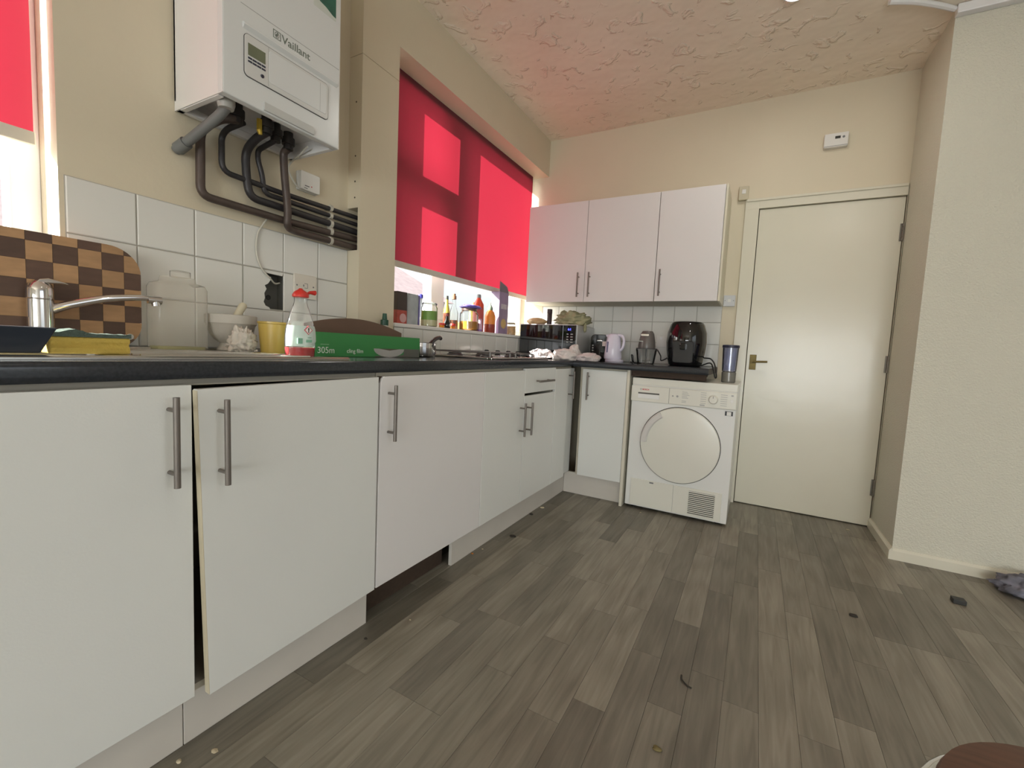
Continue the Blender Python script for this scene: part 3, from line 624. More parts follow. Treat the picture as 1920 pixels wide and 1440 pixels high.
# wireless receiver
t = thing('receiver_box', 'small white wireless receiver box on the wall beside the pipes', 'receiver', (.0, -2.092, 1.575))
part(MB().prism(rrect(-2.136, -2.048, 1.577, 1.652, .006), 'x', .001, .010), 'back_plate', WHITEP, t)
part(MB().prism(rrect(-2.135, -2.049, 1.578, 1.651, .006), 'x', .010, .030), 'cover', WHITEP, t, bevel=.003)
part(MB().box(.0298, .0306, -2.118, -2.098, 1.593, 1.597).box(.0298, .0306, -2.121, -2.106, 1.584, 1.587), 'lettering', INK, t)
part(MB().lathe([(.0025, 0), (.002, .001)], (.030, -2.088, 1.598), 'x', 10), 'indicator', REDINK, t)
CAB = M('white_cable', (.62, .60, .52), .45, var=.05)
solo(MB().tube(bez([(.16, -2.20, BZ+.01), (.10, -2.185, BZ+.0), (.03, -2.178, 1.66), (.014, -2.178, 1.635), (.012, -2.150, 1.595), (.012, -2.130, 1.583)]), .0035, 8), 'cable', CAB, 'white cable looping from the boiler to the receiver box', 'cable', (.012, -2.13, 1.583), True)
solo(MB().tube(bez([(.012, -2.255, 1.43), (.012, -2.275, 1.40), (.013, -2.296, 1.357), (.013, -2.300, 1.297), (.012, -2.283, 1.241), (.008, -2.245, 1.205), (-.010, -2.215, 1.190), (-.02, -2.19, 1.196)]), .0032, 8), 'cable', CAB, 'white cable dangling over the tiles into the open back box', 'cable', (.012, -2.283, 1.24), True)
t = thing('back_box', 'open metal back box sunk in the broken tile', 'electrical box', (-.04, -2.228, 1.088))
mb = MB().box(-.043, -.041, -2.270, -2.186, 1.090, 1.222).box(-.041, -.004, -2.2715, -2.270, 1.089, 1.223).box(-.041, -.004, -2.186, -2.1845, 1.089, 1.223).box(-.041, -.004, -2.27, -2.186, 1.0885, 1.090).box(-.041, -.004, -2.27, -2.186, 1.222, 1.2235)
part(mb, 'box_shell', M('dull_zinc', (.13, .13, .115), .6, .3, var=.2), t)
part(MB().lathe([(.010, 0), (.009, .001)], (-.041, -2.222, 1.135), 'x', 16), 'knockout', BLACKP, t)
# cooker switch plate
t = thing('wall_socket', 'square white switch plate on the tiles behind the soap bottle', 'socket', (.007, -2.10, 1.145))
part(MB().prism(rrect(-2.152, -2.050, 1.143, 1.242, .005), 'x', .007, .017), 'plate', M('switch_plate', (.70, .66, .58), .35, var=.03), t, bevel=.003)
mb = MB()
for yy, zz in ((-2.140, 1.196), (-2.066, 1.196)): mb.lathe([(.0035, 0), (.003, .0012)], (.017, yy, zz), 'x', 10)
part(mb, 'screws', INK, t)
part(MB().box(.0166, .0175, -2.113, -2.108, 1.193, 1.201).box(.0166, .0175, -2.107, -2.092, 1.205, 1.207).box(.0166, .0175, -2.107, -2.092, 1.187, 1.189).box(.0166, .0175, -2.094, -2.092, 1.187, 1.207), 'print', INK, t)
# ------------------------------------------------------------------ sink, tap and the things round it
ZW = .92
t = thing('sink', 'stainless steel sink with a drainer at the left end of the worktop', 'sink', (.31, -2.82, ZW))
mb = MB().plate('z', ZW, ZW+.004, .06, .560, -3.30, -2.33, [(.13, .49, -3.24, -2.87)])
part(mb, 'sink_top', SINKM, t, bevel=.0015)
part(MB().prism([(.545, ZW+.004), (.562, ZW+.0005), (.562, ZW+.004), (.556, ZW+.008), (.549, ZW+.008)], 'y', -3.30, -2.33).prism([(.058, ZW+.0005), (.075, ZW+.004), (.071, ZW+.011), (.064, ZW+.011), (.058, ZW+.006)], 'y', -3.30, -2.33), 'raised_rim', SINKM, t, True)
mb = MB().plate('z', ZW-.16, ZW-.157, .13, .49, -3.24, -2.87); mb.box(.127, .130, -3.24, -2.87, ZW-.16, ZW+.002).box(.49, .493, -3.24, -2.87, ZW-.16, ZW+.002).box(.13, .49, -3.243, -3.24, ZW-.16, ZW+.002).box(.13, .49, -2.87, -2.867, ZW-.16, ZW+.002)
part(mb, 'bowl', SINKM, t)
for k in range(9): part(MB().tube([(.13+k*.042, -2.82, ZW+.0042), (.13+k*.042, -2.40, ZW+.0042)], .0035, 8), 'drainer_ridge', SINKM, t, True)
# mixer tap
tx, ty = .096, -2.880
t = thing('mixer_tap', 'chrome mixer tap with a long curved spout in front of the chequered board', 'tap', (tx, ty, ZW+.004))
part(MB().lathe([(.030, ZW+.004), (.030, ZW+.010), (.0245, ZW+.014), (.0240, ZW+.125), (.0225, ZW+.126)], (tx, ty, 0), 'z', 32), 'body', CHROME, t, True)
part(MB().lathe([(.0225, ZW+.126), (.0245, ZW+.1285), (.0245, ZW+.150), (.021, ZW+.164), (.012, ZW+.172)], (tx, ty, 0), 'z', 32), 'cap', CHROME, t, True)
mb = MB().prism([(ty-.022, ZW+.154), (ty-.004, ZW+.176), (ty+.012, ZW+.180), (ty+.040, ZW+.174), (ty+.052, ZW+.168), (ty+.035, ZW+.168), (ty+.010, ZW+.166)], 'x', tx-.015, tx+.015)
part(mb, 'lever', CHROME, t, bevel=.003)
sp = bez([(tx, ty+.010, ZW+.098), (tx+.012, ty+.05, ZW+.118), (tx+.022, ty+.12, ZW+.142), (tx+.030, ty+.19, ZW+.153), (tx+.034, ty+.222, ZW+.152)])
part(MB().tube(sp, [.0125-.0055*i/(len(sp)-1) for i in range(len(sp))], 14), 'spout', CHROME, t, True)
part(MB().tube([(tx+.033, ty+.205, ZW+.150), (tx+.036, ty+.236, ZW+.150)], .0115, 18).tube([(tx+.035, ty+.222, ZW+.150), (tx+.035, ty+.224, ZW+.134)], .0105, 16), 'aerator', CHROME, t, True)
# washing-up tray
mb = MB(); a0 = [(.40, -3.20), (.52, -3.20), (.52, -2.988), (.40, -2.988)]; a1 = [(.385, -3.22), (.535, -3.22), (.535, -2.973), (.385, -2.973)]
zb, zt = ZW+.0095, .978
ring = lambda q, z, s=0: [(x_+(s if x_ < .46 else -s), y_+(s if y_ < -3.08 else -s), z) for x_, y_ in q]
vs = ring(a0, zb)+ring(a1, zt-.01)+ring(a1, zt, -.004)+ring(a1, zt, .006)+ring(a0, zb+.004, .006)
fs = [(3, 2, 1, 0)]+[(4*l+i, 4*l+(i+1) % 4, 4*l+4+(i+1) % 4, 4*l+4+i) for l in range(4) for i in range(4)]+[(16, 17, 18, 19)]
solo(mb.add(vs, fs), 'roasting_tray', M('dark_blue_grey_tray', (.028, .035, .048), .35, var=.15), 'dark blue-grey roasting tray on the sink edge at the far left', 'tray', (.46, -3.08, zb), bevel=.002)
# sponge
t = thing('sponge', 'yellow sponge with a green scouring top lying on the sink', 'sponge', (.40, -2.888, ZW+.0045))
z0 = ZW+.0048
mb = MB().prism([(.375, z0), (.425, z0), (.425, z0+.012), (.420, z0+.019), (.425, z0+.026), (.425, z0+.036), (.375, z0+.036), (.375, z0+.026), (.380, z0+.019), (.375, z0+.012)], 'y', -2.952, -2.822)
part(mb, 'foam', M('yellow_foam', (.62, .46, .10), .8, var=.12, scale=40, bump=.4, bscale=160), t, bevel=.003)
vs = []; fs = []; nx = 26
for i in range(nx+1):
    y = -2.953+.132*i/nx
    for j, xx in enumerate((.373, .39, .41, .427)):
        h = .007+.004*abs(noise.noise(Vector((i*.45, j*1.3, 2))))+(.008*math.exp(-((y+2.915)/.018)**2)); vs.append((xx, y, z0+.036+h))
    for xx in (.373, .427): vs.append((xx, y, z0+.0358))
for i in range(nx):
    o = i*6; n = o+6
    for j in range(3): fs.append((o+j, o+j+1, n+j+1, n+j))
    fs += [(o+4, o, n, n+4), (o+3, o+5, n+5, n+3), (o+5, o+4, n+4, n+5)]
fs += [(0, 4, 5, 3, 2, 1), tuple(nx*6+k for k in (1, 2, 3, 5, 4, 0))]
part(MB().add(vs, fs), 'scourer', M('green_scourer', (.09, .13, .11), .9, var=.4, scale=60, bump=.5, bscale=200), t, True)
# chequered chopping board leaning on the wall: end-grain blocks
BLX0, BLX1 = .035, .060
def clip(poly, conv):
    out_ = poly
    for i in range(len(conv)):
        a, b = conv[i], conv[(i+1) % len(conv)]; inp = out_; out_ = []
        side = lambda p: (b[0]-a[0])*(p[1]-a[1])-(b[1]-a[1])*(p[0]-a[0])
        for j in range(len(inp)):
            p, q = inp[j], inp[(j+1) % len(inp)]; sp_, sq = side(p), side(q)
            if sp_ >= 0: out_.append(p)
            if sp_*sq < 0: u = sp_/(sp_-sq); out_.append((p[0]+(q[0]-p[0])*u, p[1]+(q[1]-p[1])*u))
        if not out_: return []
    return out_
b_y0, b_y1, b_z0, b_z1 = -3.19, -2.664, .9235, 1.216
outl = rrect(b_y0, b_y1, b_z0, b_z1, .075, 10)
t = thing('chopping_board', 'chequered end-grain wooden chopping board leaning behind the tap', 'chopping board', (.05, (b_y0+b_y1)/2, b_z0))
WOODL = M('light_wood_block', (.40, .235, .115), .5, var=.25, scale=25, stretch=(1, 1, 3), rnd=.12); WOODD = M('dark_wood_block', (.095, .052, .034), .5, var=.3, scale=25, stretch=(1, 1, 3), rnd=.15)
part(MB().prism(rrect(b_y0+.003, b_y1-.003, b_z0+.003, b_z1-.003, .073, 10), 'x', BLX0, BLX1-.003), 'backing', WOODD, t)
SQ = .0478
for i in range(11):
    for j in range(7):
        y0 = b_y1-.003-SQ*(i+1)+.012; z0 = b_z0+SQ*j-.018
        g = .0003; pl = clip([(y0+g, z0+g), (y0+SQ-g, z0+g), (y0+SQ-g, z0+SQ-g), (y0+g, z0+SQ-g)], outl)
        if len(pl) > 2: part(MB().prism(pl, 'x', BLX1-.004, BLX1), 'block', WOODL if (i+j) % 2 else WOODD, t)
part(MB().lathe([(.009, 0), (.008, .003)], (BLX1, -2.692, .960), 'x', 20), 'rubber_foot', M('pale_rubber', (.45, .45, .42), .6), t, True)
# milky square plastic storage jar
t = thing('storage_jar', 'tall cloudy plastic container standing by the tiles beside the chopping board', 'container', (.085, -2.58, ZW+.0045))
CL = G('cloudy_plastic', (.97, .96, .93), .04, .15, .24, ior=1.08)
mb = MB(); layers = [(.046, .9255), (.048, .930), (.048, 1.115), (.044, 1.128), (.030, 1.135), (.028, 1.150)]
def sqring(c, h, z, n=6): return [(p[0]*1.0, p[1], z) for p in rrect(c[0]-h*.9, c[0]+h*.9, c[1]-h*1.42, c[1]+h*1.42, h*.35, n)]
rings = [sqring((.085, -2.582), h, z) for h, z in layers]; vs = [p for r in rings for p in r]; n = len(rings[0])
fs = [tuple(range(n-1, -1, -1))]+[(l*n+i, l*n+(i+1) % n, (l+1)*n+(i+1) % n, (l+1)*n+i) for l in range(len(rings)-1) for i in range(n)]
part(MB().add(vs, fs), 'jar_body', CL, t, True)
part(MB().lathe([(.026, 1.150), (.026, 1.168), (.020, 1.170)], (.085, -2.575, 0), 'z', 24), 'jar_neck', CL, t, True)
mb = MB(); r0 = sqring((.085, -2.582), .0445, .9275); r1 = sqring((.085, -2.582), .0445, .936); vs = r0+r1; n = len(r0)
part(MB().add(vs, [tuple(range(n-1, -1, -1)), tuple(range(n, 2*n))]+[(i, (i+1) % n, n+(i+1) % n, n+i) for i in range(n)]), 'residue', M('yellowish_residue', (.38, .36, .12), .5, var=.3), t)
# mortar and pestle
mc = (.105, -2.437)
STONE = M('pale_stoneware', (.50, .475, .42), .6, var=.08, scale=15, bump=.1)
solo(MB().lathe([(.040, .9248), (.042, .930), (.034, .945), (.032, .952), (.050, .965), (.064, .988), (.070, 1.012), (.073, 1.016), (.075, 1.018), (.0755, 1.045), (.072, 1.047), (.067, 1.043), (.060, 1.005), (.035, .975), (.005, .970)], (mc[0], mc[1], 0), 'z', 40), 'mortar', STONE, 'pale stoneware mortar on the drainer with a pestle in it', 'mortar', (mc[0], mc[1], .9248), True)
solo(MB().tube([(mc[0]-.01, mc[1]-.005, .985), (mc[0]-.012, mc[1]+.015, 1.03), (mc[0]-.014, mc[1]+.046, 1.084), (mc[0]-.0145, mc[1]+.050, 1.090)], [.017, .011, .013, .009], 18), 'pestle', M('cream_pestle', (.62, .57, .42), .45, var=.06), 'cream pestle leaning out of the mortar', 'pestle', (mc[0]-.01, mc[1], .985), True)
solo(MB().blob((.203, -2.456, .955), (.034, .038, .046), 3, .79, 4.2, 48, 30, ZW+.0045), 'tissue', M('white_tissue', (.66, .62, .55), .9, var=.06, bump=.3, bscale=60), 'crumpled white tissue between the mortar and the yellow tub', 'tissue', (.203, -2.456, ZW+.0045), 'all')
# yellow tub
solo(MB().lathe([(.037, .9248), (.040, .9255), (.0475, 1.022), (.0500, 1.024), (.0500, 1.030), (.0485, 1.030), (.0470, 1.024), (.039, .930), (.003, .929)], (.24, -2.372, 0), 'z', 40), 'tub', M('yellow_plastic', (.50, .37, .085), .3, var=.05), 'yellow plastic tub between the crumpled tissue and the soap bottle', 'tub', (.24, -2.372, .9248), True)
# washing-up liquid
sx_, sy_ = .412, -2.395
t = thing('soap_bottle', 'clear washing-up liquid bottle with a red cap and a little red liquid', 'bottle', (sx_, sy_, ZW+.0005))
z = ZW+.0005
def boval(prof, c, n=36, kx=.62): return MB().lathe([(r, h+c[2]) for r, h in prof], (c[0], c[1], 0), 'z', n, kx, 1)
body = [(r_*.94, h_*.95) for r_, h_ in [(.046, 0), (.0495, .004), (.0515, .030), (.0525, .060), (.0500, .090), (.0435, .120), (.034, .148), (.025, .170), (.0215, .182), (.0215, .198)]]
part(boval(body, (sx_, sy_, z)), 'bottle_body', G('clear_bottle_plastic', (.96, .98, .97), .25, .03, .05, ior=1.12), t, True)
part(boval([(.0425, .002), (.0455, .005), (.0472, .028), (.0475, .031)], (sx_, sy_, z)), 'red_liquid', M('red_detergent', (.42, .012, .018), .1, var=.1), t, True)
cap = part(MB().lathe([(.021, z+.188), (.024, z+.189), (.024, z+.196), (.017, z+.206), (.009, z+.211), (.004, z+.216)], (sx_, sy_, 0), 'z', 24), 'cap', M('red_cap_plastic', (.60, .035, .025), .3, var=.04), t, True)
part(MB().tube([(sx_, sy_+.018, z+.200), (sx_, sy_+.032, z+.207), (sx_, sy_+.050, z+.208), (sx_, sy_+.054, z+.206)], [.003, .005, .008, .003], 12), 'cap_lid', MATS['red_cap_plastic'], cap, True)
vs = []; fs = []; nn = 22; rows = [(.035, .0488), (.052, .0496), (.071, .0490), (.090, .0468), (.099, .0445)]
for hz, r in rows:
    for k in range(nn+1):
        a = math.radians(-85+ (150 if hz > .04 and hz < .1 else 120)*k/nn); rr = r+.0009
        vs.append((sx_+.62*rr*math.cos(a), sy_+rr*math.sin(a), z+hz))
for l in range(len(rows)-1):
    for k in range(nn): a = l*(nn+1)+k; fs.append((a, a+1, a+nn+2, a+nn+1))
lb = part(MB().add(vs, fs), 'paper_label', M('pale_mint_label', (.58, .70, .64), .4, var=.08, scale=40), t, True)
LX = sx_+.62*.0506+.0006
part(MB().prism([(sy_+.006, z+.072), (sy_+.020, z+.086), (sy_+.006, z+.100), (sy_-.008, z+.086)], 'x', LX-.004, LX), 'hazard_diamond', M('hazard_red', (.55, .08, .10), .5), lb)
part(MB().prism([(sy_+.006, z+.0745), (sy_+.0175, z+.086), (sy_+.006, z+.0975), (sy_-.0055, z+.086)], 'x', LX-.004, LX+.0004), 'hazard_diamond', WHITEP, lb)
text('!', .019, (LX+.0006, sy_+.006, z+.0795), (0, 1, 0), (0, 0, 1), BLACKP, lb, 'lettering', 'CENTER', bold=.0008)
part(MB().box(LX-.004, LX+.0002, sy_-.030, sy_-.014, z+.043, z+.060), 'print', M('green_print', (.20, .42, .30), .5), lb)
part(MB().box(LX-.004, LX+.0002, sy_-.002, sy_+.018, z+.048, z+.056).box(LX-.004, LX+.0002, sy_+.004, sy_+.016, z+.062, z+.064), 'print', MATS['green_print'], lb)
# cling film carton
fx0, fx1, fy0, fy1, fz0, fz1 = .295, .360, -2.310, -1.787, ZW+.001, 1.0055
GREEN = M('green_carton', (.040, .235, .065), .45, var=.05); BROWN = M('brown_card_inside', (.135, .082, .055), .75, var=.08)
t = thing('cling_film_box', 'long green cling film carton with its brown lid folded back', 'carton', (.33, -2.05, fz0))
part(MB().plate('x', fx1-.0015, fx1, fy0, fy1, fz0, fz1).box(fx0, fx1-.0015, fy0, fy0+.0015, fz0, fz1).box(fx0, fx1-.0015, fy1-.0015, fy1, fz0, fz1).box(fx0, fx1-.0015, fy0+.0015, fy1-.0015, fz0, fz0+.0015), 'carton_body', GREEN, t)
L_ = []
for k in range(25):
    u = k/24; yy = fy0+.010+(fy1-.045-fy0-.010)*u; L_.append((yy, 1.016+.050*math.sin(math.pi*min(1, u*.86+.10))**.9))
part(MB().prism([(fy0+.010, fz0), (fy1-.045, fz0)]+[(a, b) for a, b in L_[::-1]], 'x', fx0-.0025, fx0-.0005), 'lid', BROWN, t, label='brown card lid standing behind')
part(MB().tube([(.327, fy0+.01, fz0+.030), (.327, fy1-.01, fz0+.030)], .027, 20), 'film_roll', M('white_film', (.6, .62, .6), .2), t, True)
WPR = M('white_print', (.68, .74, .68), .5)
text('305m', .031, (fx1+.0004, fy0+.013, fz0+.012), (0, 1, 0), (0, 0, 1), WPR, t, 'lettering')
text('cling film', .0215, (fx1+.0004, fy0+.135, fz0+.014), (0, 1, 0), (0, 0, 1), WPR, t, 'lettering')
part(MB().box(fx1-.0005, fx1+.0003, fy0+.026, fy0+.060, fz0+.041, fz0+.0435), 'lettering', M('pale_green_print', (.25, .45, .27), .5), t)
pc = -1.965
part(MB().prism([(pc+.083*math.cos(math.radians(a)), fz0+.033+.034*math.sin(math.radians(a))) for a in range(180, 361, 12)], 'x', fx1-.0005, fx1+.0004), 'printed_bowl', M('printed_grey_bowl', (.40, .40, .38), .5, var=.2, scale=12), t)
part(MB().prism([(pc-.060, fz0+.0335), (pc+.0, fz0+.026), (pc+.06, fz0+.0335)], 'x', fx1-.0004, fx1+.0007), 'printed_bowl', M('printed_brown_food', (.10, .09, .06), .5), t)
part(MB().prism([(pc-.075, fz0+.0), (pc+.09, fz0+.0), (fy1-.001, fz0+.0), (fy1-.001, fz0+.034), (fy1-.095, fz0+.034), (fy1-.098, fz0+.010), (pc+.05, fz0+.004), (pc-.075, fz0+.004)], 'x', fx1-.0005, fx1+.0003), 'printed_box', M('printed_dark_box', (.11, .115, .10), .4, var=.3), t)
# saucepan
pc_ = (.255, -1.665)
t = thing('saucepan', 'small steel saucepan with a black handle behind the cling film carton', 'saucepan', (pc_[0], pc_[1], ZW+.001))
part(MB().lathe([(.062, ZW+.001), (.070, ZW+.004), (.075, ZW+.020), (.075, ZW+.066), (.078, ZW+.068), (.073, ZW+.068), (.070, ZW+.010), (.003, ZW+.006)], (pc_[0], pc_[1], 0), 'z', 36), 'pan_body', CHROME, t, True)
hp = bez([(pc_[0]-.010, pc_[1]+.072, ZW+.052), (pc_[0]-.020, pc_[1]+.10, ZW+.066), (pc_[0]-.035, pc_[1]+.15, ZW+.088), (pc_[0]-.045, pc_[1]+.195, ZW+.098), (pc_[0]-.050, pc_[1]+.212, ZW+.094)])
part(MB().tube(hp, [.0105]*len(hp), 12), 'pan_handle', BLACKP, t, True)
# small bottle with a green cap behind the carton
t = thing('small_bottle', 'small bottle with a dark green cap showing above the carton lid', 'bottle', (.12, -1.76, ZW))
part(MB().lathe([(.024, ZW+.0005), (.025, ZW+.005), (.025, ZW+.115), (.016, ZW+.140)], (.12, -1.765, 0), 'z', 20), 'bottle_body', M('pale_bottle', (.55, .55, .48), .3), t, True)
part(MB().lathe([(.0165, ZW+.140), (.0185, ZW+.141), (.0185, ZW+.165), (.012, ZW+.168), (.0095, ZW+.196)], (.12, -1.765, 0), 'z', 20), 'cap', M('dark_green_cap', (.02, .085, .05), .35), t, True)
# gas hob
t = thing('gas_hob', 'stainless steel gas hob with four black knobs let into the worktop', 'hob', (.31, -1.16, ZW))
part(MB().plate('z', ZW+.0005, ZW+.010, .085, .545, -1.475, -.82, [(.110, .520, -1.45, -.94)]).box(.11, .52, -1.45, -.94, ZW-.030, ZW+.003), 'hob_top', SINKM, t, bevel=.002)
for bx, by, br in ((.21, -1.33, .045), (.42, -1.33, .035), (.21, -1.07, .035), (.42, -1.07, .040)):
    b = part(MB().lathe([(br, ZW+.003), (br, ZW+.014), (br*.8, ZW+.018), (br*.78, ZW+.024), (br*.3, ZW+.026)], (bx, by, 0), 'z', 28), 'burner', DARKG, t, True)
for by in (-1.33, -1.07):
    mb = MB(); zz = ZW+.032
    for q in ((.125, by-.10, .125, by+.10), (.505, by-.10, .505, by+.10), (.125, by-.10, .505, by-.10), (.125, by+.10, .505, by+.10), (.125, by, .505, by), (.21, by-.10, .21, by+.10), (.42, by-.10, .42, by+.10)):
        mb.tube([(q[0], q[1], zz), (q[2], q[3], zz)], .0045, 6)
    for q in ((.125, -.10), (.505, -.10), (.125, .10), (.505, .10)): mb.tube([(q[0], by+q[1], zz), (q[0], by+q[1], ZW+.004)], .0045, 6)
    part(mb, 'pan_support', M('grey_enamelled_grate', (.16, .155, .15), .35, .4), t)
for kx in (.120, .205, .285, .355):
    k = part(MB().lathe([(.020, ZW+.010), (.020, ZW+.016), (.0165, ZW+.018), (.0155, ZW+.038), (.012, ZW+.042)], (kx, -.875, 0), 'z', 24), 'knob', BLACKP, t, True)
    part(MB().box(kx-.002, kx+.002, -.893, -.862, ZW+.040, ZW+.044), 'knob_grip', DARKG, k)
# tea towels: a heap of three
CL1 = M('white_check_cloth', (.66, .61, .58), .9, var=.10, scale=50, bump=.3, bscale=90)
def cheq(name, base, line, sc=26):
    m = bpy.data.materials.new(name); m.use_nodes = True; tt = m.node_tree; N = tt.nodes; L = tt.links; b = N['Principled BSDF']; b.inputs['Roughness'].default_value = .9
    tc = N.new('ShaderNodeTexCoord'); w = N.new('ShaderNodeTexWave'); w.inputs['Scale'].default_value = sc; w.inputs['Distortion'].default_value = 1.5; L.new(tc.outputs['Object'], w.inputs['Vector'])
    w2_ = N.new('ShaderNodeTexWave'); w2_.bands_direction = 'Y'; w2_.inputs['Scale'].default_value = sc; w2_.inputs['Distortion'].default_value = 1.5; L.new(tc.outputs['Object'], w2_.inputs['Vector'])
    mm = N.new('ShaderNodeMath'); mm.operation = 'MAXIMUM'; L.new(w.outputs['Fac'], mm.inputs[0]); L.new(w2_.outputs['Fac'], mm.inputs[1])
    r = N.new('ShaderNodeValToRGB'); r.color_ramp.elements[0].position = .80; r.color_ramp.elements[0].color = (*base, 1); r.color_ramp.elements[1].position = .97; r.color_ramp.elements[1].color = (*line, 1)
    L.new(mm.outputs[0], r.inputs[0]); L.new(r.outputs[0], b.inputs['Base Color']); return m
CHK = cheq('checked_tea_towel', (.66, .61, .60), (.28, .23, .25))
GRP = 'tea towels heaped by the microwave'
solo(MB().blob((.36, -.545, .935), (.085, .11, .050), 11, .55, 1.8, 56, 34, ZW+.0095), 'tea_towel', CHK, 'checked tea towel at the left of the heap by the hob knobs', 'tea towel', (.36, -.545, ZW+.0095), 'all', group=GRP)
solo(MB().blob((.545, -.515, .94), (.105, .10, .052), 12, .7, 2.2, 56, 34, ZW+.0005).blob((.585, -.50, .985), (.034, .034, .042), 5, .6, 2.2, 30, 20), 'tea_towel', CL1, 'pale tea towel with a raised peak in the middle of the heap', 'tea towel', (.545, -.515, ZW), 'all', group=GRP)
solo(MB().blob((.69, -.505, .940), (.085, .085, .035), 14, .45, 1.9, 56, 34, ZW+.0005), 'tea_towel', cheq('pink_white_towel', (.66, .60, .58), (.50, .42, .42), 40), 'pale tea towel at the right of the heap by the toaster', 'tea towel', (.69, -.505, ZW), 'all', group=GRP)
# microwave
mx0, mx1, my0, my1, mz0, mz1 = .098, .556, -.400, -.03, ZW+.012, 1.168
t = thing('microwave', 'black-fronted microwave oven with a blue clock in the corner', 'microwave', ((mx0+mx1)/2, -.2, ZW))
part(MB().box(mx0, mx1, my0+.016, my1, mz0, mz1), 'body', M('silver_grey_case', (.50, .49, .48), .35, .3), t, bevel=.003)
part(MB().box(mx0-.001, mx1+.001, my0+.010, my0+.016, mz0, mz1+.001), 'front_frame', M('silver_frame', (.62, .61, .60), .3, .4), t)
dr = part(MB().box(mx0+.004, .452, my0, my0+.010, mz0+.006, mz1-.004), 'oven_door', BLACKG, t, bevel=.002)
pn = part(MB().box(.4535, mx1-.004, my0, my0+.010, mz0+.006, mz1-.004), 'control_panel', BLACKG, t, bevel=.002)
text('6:1', .022, (.488, my0-.0005, 1.128), (1, 0, 0), (0, 0, 1), M('blue_display', (.10, .12, 1.0), .4, var=0, emis=2.2), pn, 'clock_display', bold=.0006)
for r in range(4):
    for c in range(2): part(MB().box(.481+c*.030, .495+c*.030+.004*c, my0-.0006, my0+.0004, 1.098-r*.019, 1.104-r*.019), 'key_mark', M('grey_key_print', (.40, .40, .38), .5), pn)
for fx in (mx0+.05, mx1-.05):
    for fy in (my0+.05, my1-.05): part(MB().lathe([(.012, ZW+.0003), (.014, mz0)], (fx, fy, 0), 'z', 12), 'foot', BLACKP, t)
ZM = mz1+.0005
# things on the microwave
solo(MB().blob((.172, -.27, ZM+.026), (.082, .055, .032), 21, .22, 1.6, 40, 26, ZM+.0005), 'bread_pack', M('tan_bread_bag', (.42, .29, .15), .4, var=.25, scale=25), 'bag of bread rolls lying on the microwave', 'bread', (.172, -.27, ZM), 'all')
t = thing('pepper_grinder', 'slim dark grinder standing on the microwave', 'grinder', (.268, -.25, ZM))
part(MB().lathe([(.0195, ZM+.0005), (.0195, ZM+.086), (.0185, ZM+.088)], (.268, -.25, 0), 'z', 20), 'grinder_body', M('dark_purple_brown', (.05, .032, .035), .25, var=.2), t, True)
part(MB().lathe([(.0185, ZM+.088), (.020, ZM+.090), (.020, ZM+.121), (.017, ZM+.124)], (.268, -.25, 0), 'z', 20), 'cap', M('dark_plum_cap', (.045, .025, .03), .35), t, True)
solo(MB().blob((.455, -.24, ZM+.045), (.120, .075, .058), 31, .75, 2.6, 60, 36, ZM+.0005).blob((.385, -.25, ZM+.085), (.030, .03, .030), 33, .5, 2, 24, 16).blob((.572, -.28, ZM-.012), (.011, .018, .034), 35, .5, 2, 20, 14), 'plastic_bag', M('olive_patterned_bag', (.30, .29, .17), .6, var=.45, scale=18, bump=.3, bscale=40), 'crumpled olive and cream bag on top of the microwave', 'bag', (.455, -.24, ZM), 'all')
# toaster
t = thing('toaster', 'black toaster standing end-on between the microwave and the kettle', 'toaster', (.70, -.22, ZW))
part(MB().prism([(p[0], p[1]) for p in rrect(.622, .768, ZW+.010, 1.110, .030, 8)], 'y', -.285, -.07), 'body', BLACKG, t, True, bevel=.004)
part(MB().box(.632, .758, -.280, -.075, ZW+.0005, ZW+.012), 'base', BLACKP, t)
part(MB().box(.690, .697, -.2865, -.284, .965, 1.075), 'lever_slot', SEAM, t); part(MB().box(.676, .711, -.302, -.286, 1.060, 1.072), 'lever', CHROME, t, bevel=.003)
part(MB().box(.712, .745, -.2868, -.2848, 1.028, 1.062), 'sticker', M('pinkish_sticker', (.60, .50, .47), .5, var=.2, scale=60), t)
k = part(MB().lathe([(.015, 0), (.013, .012)], (.647, -.285, .968), '-y', 20), 'dial', CHROME, t, True)
for q in range(3): part(MB().lathe([(.0055, 0), (.005, .004)], (.642, -.285, .995+q*.018), '-y', 12), 'button', MATS['mid_grey_plastic'], t, True)
for xx in (.655, .715): part(MB().box(xx-.010, xx+.014, -.255, -.095, 1.1095, 1.1108), 'bread_slot', SEAM, t)
# kettle
kx, ky = .812, -.335
t = thing('kettle', 'white plastic jug kettle with a loop handle beside the toaster', 'kettle', (kx, ky, ZW))
KW = M('lilac_white_plastic', (.66, .63, .74), .25, var=.02)
part(MB().lathe([(.062, ZW+.0005), (.064, ZW+.004), (.064, ZW+.018), (.060, ZW+.020)], (kx+.008, ky, 0), 'z', 32), 'power_base', KW, t, True)
part(MB().lathe([(.058, ZW+.021), (.061, ZW+.030), (.055, ZW+.110), (.047, ZW+.165), (.042, ZW+.183), (.030, ZW+.194), (.004, ZW+.198)], (kx-.004, ky, 0), 'z', 36), 'jug', KW, t, True)
part(MB().tube(bez([(kx+.028, ky-.012, ZW+.187), (kx+.060, ky-.015, ZW+.180), (kx+.073, ky-.016, ZW+.145), (kx+.066, ky-.016, ZW+.100), (kx+.046, ky-.012, ZW+.080)]), .0095, 12), 'handle', KW, t, True)
part(MB().prism([(kx-.047, ZW+.165), (kx-.060, ZW+.186), (kx-.030, ZW+.192)], 'y', ky-.014, ky+.014), 'spout', KW, t, bevel=.003)
